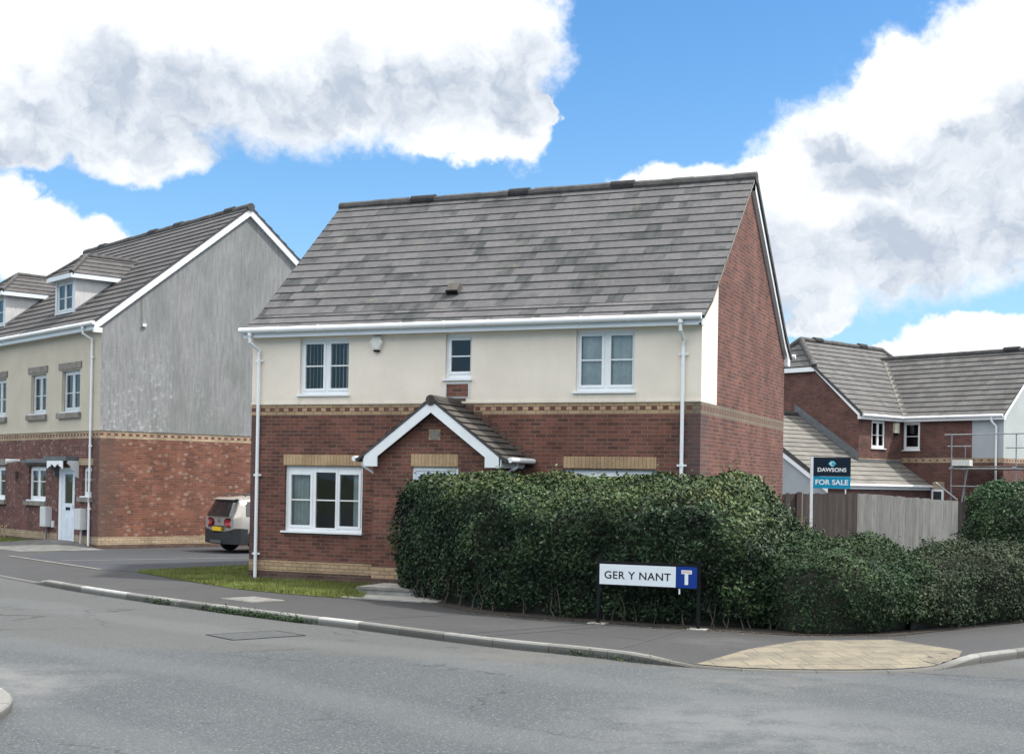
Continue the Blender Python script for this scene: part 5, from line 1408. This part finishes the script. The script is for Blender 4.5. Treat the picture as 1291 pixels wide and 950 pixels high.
def foliage_from_grid(name, S, NRM, nleaf, size, mat, label, cat, depth=.22, lump=(.10, 1.6), lump2=(.05, 4.5), zmin=.0, up=.3, group=None, gaps=.0, core=None, light=.0):
    """S: (nu, nv, 3) smooth skin of the shrub, NRM its outward normals. Leaves sit in a layer around it; a dark core closes the inside."""
    nu, nv = S.shape[:2]
    du = np.linalg.norm(np.diff(S, axis=0), axis=2); dv = np.linalg.norm(np.diff(S, axis=1), axis=2)
    A = (.5 * (du[:, :-1] + du[:, 1:]) * .5 * (dv[:-1] + dv[1:])).ravel(); A = A / A.sum()
    idx_ = rng.choice(len(A), nleaf, p=A); i = idx_ // (nv - 1); j = idx_ % (nv - 1); a = rng.uniform(size=nleaf)[:, None]; b = rng.uniform(size=nleaf)[:, None]
    def lerp(G): return G[i, j] * (1 - a) * (1 - b) + G[i + 1, j] * a * (1 - b) + G[i, j + 1] * (1 - a) * b + G[i + 1, j + 1] * a * b
    P = lerp(S); N = lerp(NRM); N /= np.linalg.norm(N, axis=1)[:, None] + 1e-9
    l1 = vnoise(P, lump[1], 1.) - .5; l2 = vnoise(P, lump2[1], 2.) - .5; l3 = vnoise(P, 11., 3.) - .5
    off = lump[0] * 2 * l1 + lump2[0] * 2 * l2 + .05 * l3
    dep = depth * rng.beta(1.1, 2.4, nleaf)
    stray = (rng.uniform(size=nleaf) < .5) & (vnoise(P, 6.5, 9.) > .80); dep[stray] = -rng.uniform(.0, .17, stray.sum()) * rng.uniform(0, 1, stray.sum())
    Q = P + N * (off - dep)[:, None]
    keep = Q[:, 2] > zmin + .02 + .30 * np.clip(vnoise(np.c_[P[:, :2], np.zeros(len(P))], 1.9, 7.) - .35, 0, 1) ** 1.3 + .06 * rng.uniform(0, 1, len(P))
    if gaps > 0: keep &= ~((vnoise(P, 3.2, 5.) < gaps) & (dep < depth * .5))
    Q, N, dep, l2, l1 = Q[keep], N[keep], dep[keep], l2[keep], l1[keep]
    V, F = leaf_cards(Q, N, size, up)
    r = np.clip(.36 + .17 * rng.normal(size=len(Q)) + .5 * l1 + .35 * l2 + light * np.clip(N[:, 2], 0, 1), 0, 1)  # leaves facing up get a lighter colour, painting in light from above
    core = core.reshape(-1, 3)
    cf = [[u * nv + v, (u + 1) * nv + v, (u + 1) * nv + v + 1, u * nv + v + 1] for u in range(nu - 1) for v in range(nv - 1)]
    o = mesh_np(name, V, F, mat, np.repeat(r, 4), extra=(core, cf, M_core))
    return tag(o, label, cat, group)


def hedge_skin(foot, hfun, ntop=9, nside=9, rad=.35, bulge=.0, step=.18):
    """rounded block over a footprint polygon (counter-clockwise): side rings up the face, then rings closing over the top"""
    ring = resample(list(foot) + [foot[0]], step)[:-1]; ring = np.array([[p.x, p.y] for p in ring]); n = len(ring)
    for _ in range(4): ring = .5 * ring + .25 * (np.roll(ring, 1, 0) + np.roll(ring, -1, 0))
    tg = np.roll(ring, -1, 0) - np.roll(ring, 1, 0); nr = np.c_[tg[:, 1], -tg[:, 0]]; nr /= np.linalg.norm(nr, axis=1)[:, None]
    area = .5 * np.sum(ring[:, 0] * np.roll(ring[:, 1], -1) - np.roll(ring[:, 0], -1) * ring[:, 1])
    if area < 0: nr = -nr
    # medial-ish spine: pull each ring point towards the centre line of the footprint
    c = ring.mean(0); ax = np.linalg.svd(ring - c)[2][0]; tt = (ring - c) @ ax; lim = .93 * np.abs(tt).max(); sp_ = c + np.clip(tt, -lim, lim)[:, None] * ax
    # local middle of the footprint along its axis
    perp = np.array([-ax[1], ax[0]]); pp = (ring - c) @ perp
    for k in range(n):
        near = np.abs(tt - np.clip(tt[k], -lim, lim)) < .35
        if near.any(): sp_[k] = c + np.clip(tt[k], -lim, lim) * ax + perp * (pp[near].max() + pp[near].min()) / 2
    tosp = sp_ - ring; dsp = np.linalg.norm(tosp, axis=1) + 1e-6
    rows = []
    hh = np.array([hfun(x, y) for x, y in ring]); hin = []
    for k in range(nside):
        f = k / (nside - 1); z = f * (hh - rad); tuck = -.16 * (1 - f) ** 2 + bulge * math.sin(math.pi * f)
        rows.append(np.c_[ring + nr * tuck, z])
    for k in range(1, 5):
        th = k / 5 * math.pi / 2; rr = rad * (1 - math.cos(th))
        q = ring + tosp * np.minimum(.75, rr / dsp)[:, None]; rows.append(np.c_[q, np.array([hfun(x, y) for x, y in q]) - rad * (1 - math.sin(th)) * 1.0])
    base = ring + tosp * np.minimum(.75, rad / dsp)[:, None]
    for k in range(ntop):
        f = k / (ntop - 1); q = base * (1 - f) + sp_ * f; rows.append(np.c_[q, [hfun(x, y) for x, y in q]])
    S = np.stack(rows, 1); S = np.concatenate([S, S[:1]], 0)
    du = np.zeros_like(S); du[1:-1] = S[2:] - S[:-2]; du[0] = du[-1] = S[1] - S[-2]
    dv = np.gradient(S, axis=1); N = np.cross(du, dv); N /= np.linalg.norm(N, axis=2)[:, :, None] + 1e-9
    cc = S.mean((0, 1)); 
    if (N * (S - cc)).sum(2).mean() < 0: N = -N
    spc = np.concatenate([sp_, sp_[:1]], 0)[:, None, :]; dd = spc - S[:, :, :2]; dl = np.linalg.norm(dd, axis=2, keepdims=True) + 1e-6
    core = np.concatenate([S[:, :, :2] + dd * np.minimum(.8, .24 / dl), np.maximum(S[:, :, 2:] * .88 - .06, .004)], 2)
    return S, N, core


HF = [(-5.58, -1.62), (-4.85, -2.35), (-3.45, -3.35), (-2.55, -4.0), (-1.1, -4.32), (.3, -4.44), (1.5, -4.42), (2.35, -4.35), (2.6, -3.4), (2.3, -2.0), (1.5, -.95), (.4, -.62), (-2, -.7), (-3.3, -1.25), (-4.6, -1.15)]
def hmain(x, y):
    t = sstep(y, -4.3, -2.0); h = 1.93 + .34 * t
    h += .10 * math.sin(x * 1.7 + 1) * .5 + .05 * math.sin(x * 4.1 + y * 2)
    h -= .30 * (1 - sstep(x, -5.4, -4.0)) * (1 - .5 * t)
    h -= .82 * sstep(x, 1.15, 2.75) * (1 - .1 * t); h -= .18 * sstep(y, -1.3, -.6) * sstep(x, -3.2, -1.2) * (1 - sstep(x, -.2, .6))
    return h
S, N, C_ = hedge_skin(HF, hmain, rad=.34)
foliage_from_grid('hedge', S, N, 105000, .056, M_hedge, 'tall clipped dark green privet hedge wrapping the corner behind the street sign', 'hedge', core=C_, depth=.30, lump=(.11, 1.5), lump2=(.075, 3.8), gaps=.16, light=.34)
MF = [(1.9, -4.2), (2.75, -4.62), (3.6, -4.25), (4.15, -3.6), (4.55, -2.6), (4.3, -1.2), (3.6, .2), (2.4, .4), (1.9, -1.0), (1.8, -2.6)]
def hmid(x, y):
    d = math.hypot((x - 2.75) / 2.0, (y + 2.2) / 2.6); return max(.22, 1.38 + .36 * (1 - sstep(x, 1.6, 2.7)) - .45 * d * d + .07 * math.sin(3.1 * x + 2 * y) - .12 * sstep(x, 3.2, 4.4))
S, N, C_ = hedge_skin(MF, hmid, rad=.38)
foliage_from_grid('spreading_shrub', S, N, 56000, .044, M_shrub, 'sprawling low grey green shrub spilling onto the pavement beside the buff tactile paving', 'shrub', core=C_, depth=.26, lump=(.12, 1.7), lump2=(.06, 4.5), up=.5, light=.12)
RF = [(4.0, -3.4), (4.75, -2.75), (5.35, -1.6), (6.1, -.1), (7.2, 2.0), (6.6, 3.0), (5.4, 2.3), (4.4, 1.3), (3.8, .2), (3.8, -1.6)]
def hright(x, y):
    d = math.hypot((x - 4.75) / 2.1, (y + .3) / 2.5); return max(.25, 1.26 - .34 * d * d + .08 * math.sin(2.7 * x - 2.2 * y))
S, N, C_ = hedge_skin(RF, hright, rad=.30)
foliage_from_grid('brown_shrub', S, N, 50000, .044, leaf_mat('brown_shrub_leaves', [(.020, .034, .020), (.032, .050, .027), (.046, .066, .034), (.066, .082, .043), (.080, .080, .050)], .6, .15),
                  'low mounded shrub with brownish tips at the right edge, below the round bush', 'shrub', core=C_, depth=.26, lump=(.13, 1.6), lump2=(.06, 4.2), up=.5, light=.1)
BF = [(5.45 + 1.12 * math.cos(k * math.pi / 8), 2.75 + 1.0 * math.sin(k * math.pi / 8)) for k in range(16)]
def hbush(x, y): return 2.34 - .30 * ((x - 5.45) ** 2 + (y - 2.75) ** 2) + .05 * math.sin(5 * x + 3 * y)
S, N, C_ = hedge_skin(BF, hbush, rad=.55, bulge=.12)
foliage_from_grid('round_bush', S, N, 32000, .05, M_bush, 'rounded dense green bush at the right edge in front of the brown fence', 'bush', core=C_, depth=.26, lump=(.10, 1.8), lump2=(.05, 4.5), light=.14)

# bare stems at the foot of the hedge, where the leaf has thinned
hg = bpy.data.objects['hedge']; st = MB(); fr_ = resample([(-5.2, -1.7), (-4.6, -2.4), (-3.4, -3.3), (-2.5, -3.9), (-1.1, -4.22), (.3, -4.34), (1.6, -4.3), (2.4, -4.2)], .085)
for p in fr_:
    if random.random() < .55: continue
    x, y = p.x + random.gauss(0, .09), p.y + .03 + abs(random.gauss(.04, .06)); q = Vector((x, y, 0)); pts = [q]
    for k in range(3): q = q + Vector((random.gauss(0, .05), random.gauss(0, .04), random.uniform(.09, .2))); pts.append(q)
    st.tube(pts, [.011, .009, .007, .005], M_stem, 5)
st.build('stems', hg)
# weeds in the kerb joint
wd = []
for x0, x1, n in ((-7.3, -5.1, 900), (-8.9, -8.3, 160), (-4.95, -4.75, 160), (.0, 1.4, 90)):
    for _ in range(n):
        k = min(range(len(K_)), key=lambda i: abs(K_[i].x - (x0 + (x1 - x0) * random.random())) + (10 if K_[i].y > 0 else 0)); p = K_[k].lerp(K_[k + 1], random.random()); f = abs(random.gauss(0, .025)); wd.append((p.x - KN[k].x * f, p.y - KN[k].y * f, -.10 + abs(random.gauss(0, .045))))
wd = np.array(wd); V, F = leaf_cards(wd, np.tile([0, -.6, .8], (len(wd), 1)), .035, .2)
tag(mesh_np('kerb_weeds', V, F, M_shrub, np.repeat(rng.uniform(.2, .9, len(wd)), 4)), kind='stuff')
# dead leaves and litter under the hedge
n = 900; u = rng.uniform(0, 1, n); px_ = np.interp(u, [0, .25, .5, .8, 1], [-4.6, -2.6, -.5, 2.2, 4.2]); py_ = np.interp(u, [0, .25, .5, .8, 1], [-2.4, -4.2, -4.6, -4.8, -4.0]) - np.abs(rng.normal(0, .16, n))
V, F = leaf_cards(np.c_[px_, py_, np.full(n, .022)], np.tile([0, 0, 1.], (n, 1)), .028, 1.5, .35)
tag(mesh_np('fallen_leaves', V, F, leaf_mat('dead_leaves', [(.06, .04, .022), (.11, .075, .04), (.15, .11, .06)], .8, .2), np.repeat(rng.uniform(0, 1, n), 4)), kind='stuff')
# ------------------------------------------------------------------ parked car on the drive (nose away from us)
M_paint = plain('silver_beige_paint', (.36, .345, .32), .22, .03, 2., metal=.25); M_clad = plain('black_cladding', (.016, .018, .021), .55, .2, 6.)
M_cglass = plain('car_glass', (.012, .018, .022), .06, .05, 2., spec=.8); M_lampred = plain('rear_lamp_red', (.34, .012, .022), .15, .2, 6.); M_lampdark = plain('rear_lamp_smoke', (.06, .012, .018), .15, .2, 6.)
M_tyre = plain('tyre_rubber', (.015, .015, .016), .8, .2, 8.); M_rim = plain('wheel_rim', (.18, .19, .20), .35, .1, 8., metal=.7); M_plate = plain('yellow_plate', (.75, .48, .01), .4, .04, 5.)
HDG = TL                                              # local +y runs along the terrace gable
car = empty('parked_car', (-15.80, 8.87, 0.006), HDG, 'silver beige hatchback car parked on the drive between the two houses', 'car')
# stations along the length: y, half widths and heights (sill, waist, belt, roof edge, roof centre)
ST = [(-.80, .70, .50, .80, .60, .80, .98, .66, 1.02), (-.74, .80, .34, .86, .62, .83, 1.00, .66, 1.14), (-.55, .84, .30, .88, .66, .84, 1.03, .63, 1.53), (-.1, .86, .28, .89, .68, .85, 1.03, .64, 1.585),
      (.7, .86, .27, .89, .68, .85, 1.02, .65, 1.60), (1.5, .86, .27, .89, .67, .85, 1.00, .64, 1.575), (2.05, .86, .27, .89, .66, .85, .99, .62, 1.44), (2.55, .86, .28, .88, .64, .82, .98, .66, 1.02), (3.1, .83, .30, .85, .60, .76, .90, .60, .93), (3.38, .70, .38, .74, .55, .66, .76, .50, .78)]
def ring(st):
    y, ws, zs, wm, zm, wb, zb, wr, zr = st
    half = [(ws * .90, zs - .03), (ws, zs), (wm * .985, zs + (zm - zs) * .5), (wm, zm), (wb, zb - .03), (wb - .015, zb + .02), (wb + (wr - wb) * .55, zb + (zr - zb) * .58), (wr, zr - .05), (wr * .80, zr), (0, zr + .03)]
    return [(x, y, z) for x, z in half] + [(-x, y, z) for x, z in half[-2::-1]]
mb = MB(); rg = [ring(s) for s in ST]
for a, b in zip(rg[:-1], rg[1:]):
    for k in range(len(a) - 1): mb.poly([a[k], b[k], b[k + 1], a[k + 1]][::-1], M_paint)
mb.poly(rg[0], M_paint); mb.poly(rg[-1][::-1], M_paint)
mb.poly([rg[i][0] for i in range(len(rg))] + [rg[i][-1] for i in range(len(rg) - 1, -1, -1)], M_clad)
cb = mb.build('body', car, smooth=True)
for p in cb.data.polygons: p.use_smooth = True
# rear window wrapped round to the side glass
mb = MB(); n_ = .012
def rw(f, s, out=.014):                               # f 0 belt .. 1 roof, s -1..1 across
    y0, z0, w0 = -.815, 1.04, .76; y1, z1, w1 = -.615, 1.48, .62
    return Vector((s * (w0 + (w1 - w0) * f), y0 + (y1 - y0) * f - .018 * (1 - s * s) * 1.2 + .04 * s * s - out - .01, z0 + (z1 - z0) * f))
for i in range(8):
    s0, s1 = -1 + .25 * i, -.75 + .25 * i; mb.poly([rw(0, s0), rw(0, s1), rw(1, s1), rw(1, s0)], M_cglass)
mb.build('rear_window', car)
mb = MB()
for i in range(8):
    s0, s1 = -1.02 + .255 * i, -.765 + .255 * i; A = [rw(1, s0), rw(1, s1)]; B = [p + Vector((0, -.10, .035)) for p in A]; C_ = [p + Vector((0, .12, .09)) for p in A]
    mb.poly([A[0], A[1], B[1], B[0]], M_paint); mb.poly([B[0], B[1], C_[1], C_[0]], M_paint)
mb.build('roof_spoiler', car)
for s_ in (1, -1):
    for (ya, yb) in ((-.42, .20), (.30, 1.10), (1.18, 2.0)):
        mb = MB(); q = [(s_ * .853, ya, 1.06), (s_ * .853, yb, 1.055), (s_ * .715, yb - (.25 if yb > 1.5 else .02), 1.46 if yb < 1.5 else 1.40), (s_ * .715, ya + .06, 1.46)]
        mb.poly(q if s_ > 0 else q[::-1], M_cglass); mb.build('side_window', car)
    mb = MB(); mb.tube([(s_ * .60, -.35, 1.60), (s_ * .60, -.28, 1.655), (s_ * .60, 1.3, 1.665), (s_ * .60, 1.4, 1.61)], .018, M_clad, 8); mb.build('roof_rail', car)
    # rear lamps: rounded lozenges wrapping the corner
    mb = MB(); cx, cz = s_ * .62, .86
    for rx, rz, mt, o in ((.32, .135, M_lampdark, .0), (.265, .095, M_lampred, .012)):
        pts = []
        for k in range(20):
            t = 2 * math.pi * k / 20; ex_ = math.copysign(abs(math.cos(t)) ** .7, math.cos(t)) * rx; ez_ = math.copysign(abs(math.sin(t)) ** .8, math.sin(t)) * rz
            x = cx + ex_ * (.62 if ex_ * s_ > 0 else 1); yy = -.835 - o + max(0., (abs(x) - .62)) * 1.25
            pts.append(Vector((x, yy, cz + ez_)))
        c0 = sum(pts, Vector()) / len(pts) + Vector((0, -.02, 0))
        for k in range(20):
            q = [c0, pts[k], pts[(k + 1) % 20]]; mb.poly(q, mt)
            i_ = [p + Vector((0, .10, 0)) for p in (pts[k], pts[(k + 1) % 20])]; mb.poly([pts[k], i_[0], i_[1], pts[(k + 1) % 20]], mt)
    mb.build('rear_lamp', car)
# rear bumper cladding, diffuser, plate, badge
mb = MB(); P_ = [(-.90, -.40), (-.90, -.62), (-.84, -.80), (-.60, -.885), (0, -.905), (.60, -.885), (.84, -.80), (.90, -.62), (.90, -.40)]
top = [.68, .70, .70, .62, .55, .62, .70, .70, .68]
for i in range(8):
    (x0, y0), (x1, y1) = P_[i], P_[i + 1]
    mb.poly([(x0, y0, .26), (x1, y1, .26), (x1, y1, top[i + 1]), (x0, y0, top[i])], M_clad)
    mb.poly([(x0, y0, top[i]), (x1, y1, top[i + 1]), (x1 * .9, y1 + .12, top[i + 1] + .03), (x0 * .9, y0 + .12, top[i] + .03)], M_clad)
    mb.poly([(x0 * .9, y0 + .15, .24), (x1 * .9, y1 + .15, .24), (x1, y1, .26), (x0, y0, .26)], M_clad)
bp_ = mb.build('rear_bumper', car)
mb = MB(); mb.box((-.30, -.925, .28), (.30, -.895, .36), M_rim); mb.build('diffuser', bp_)
mb = MB(); mb.box((-.24, -.90, .62), (.24, -.845, .735), M_plate); mb.build('number_plate', car)
mb = MB(); mb.box((-.74, -.862, .585), (.74, -.84, .600), M_black); mb.box((-.36, -.87, .735), (.36, -.845, .765), M_clad); mb.build('tailgate_trim', car)
mb = MB()
for k in (0, 1):
    z = .87 + k * .045
    for s_ in (-1, 1): mb.poly([(0, -.842, z + .05), (s_ * .065, -.838, z), (s_ * .065, -.838, z - .022), (0, -.842, z + .026)], M_clad)
mb.build('badge', car)
# wheel arches and wheels
for y in (0., 2.60):
    for s_ in (-1, 1):
        mb = MB(); n = 16
        for k in range(n):
            t0, t1 = math.pi * k / n, math.pi * (k + 1) / n
            for (r0, r1, x0, x1) in ((.36, .44, .905, .90),):
                q = [(s_ * x0, y + r0 * math.cos(t0), .34 + r0 * math.sin(t0)), (s_ * x0, y + r0 * math.cos(t1), .34 + r0 * math.sin(t1)), (s_ * x1, y + r1 * math.cos(t1), .34 + r1 * math.sin(t1)), (s_ * x1, y + r1 * math.cos(t0), .34 + r1 * math.sin(t0))]
                mb.poly(q if s_ < 0 else q[::-1], M_clad)
            mb.poly([(s_ * .897, y, .34), (s_ * .897, y + .37 * math.cos(t0), .34 + .37 * math.sin(t0)), (s_ * .897, y + .37 * math.cos(t1), .34 + .37 * math.sin(t1))], M_clad)
        mb.build('wheel_arch', car)
        mb = MB(); pr2 = [(.10, .20), (.09, .305), (.05, .33), (-.05, .33), (-.09, .305), (-.10, .20)]; nn = 24
        for k in range(nn):
            t0, t1 = 2 * math.pi * k / nn, 2 * math.pi * (k + 1) / nn
            for i in range(len(pr2) - 1):
                (xa, ra), (xb, rb) = pr2[i], pr2[i + 1]; X = s_ * .815
                mb.poly([(X + xa, y + ra * math.cos(t0), .335 + ra * math.sin(t0)), (X + xa, y + ra * math.cos(t1), .335 + ra * math.sin(t1)), (X + xb, y + rb * math.cos(t1), .335 + rb * math.sin(t1)), (X + xb, y + rb * math.cos(t0), .335 + rb * math.sin(t0))], M_tyre)
        wh = mb.build('wheel', car, smooth=True)
        mb = MB(); X = s_ * .90
        for k in range(5):
            t = 2 * math.pi * k / 5; c_, s2 = math.cos(t), math.sin(t); pu = Vector((0, c_, s2)); pv_ = Vector((0, -s2, c_)); o_ = Vector((X, y, .335))
            mb.poly([o_ + pu * .04 - pv_ * .035, o_ + pu * .205 - pv_ * .05, o_ + pu * .205 + pv_ * .05, o_ + pu * .04 + pv_ * .035], M_rim)
        mb.tube([(X - .02, y, .335), (X + .008 * s_, y, .335)], .05, M_rim, 12); mb.tube([(X - .03, y, .335), (X - .028, y, .335)], .2, M_clad, 20); mb.build('rim', wh)
mb = MB(); mb.box((-1.02, 1.55, .98), (-.86, 1.75, 1.12), M_clad); mb.build('door_mirror', car)
mb = MB(); mb.box((.86, 1.55, .98), (1.02, 1.75, 1.12), M_clad); mb.build('door_mirror', car)
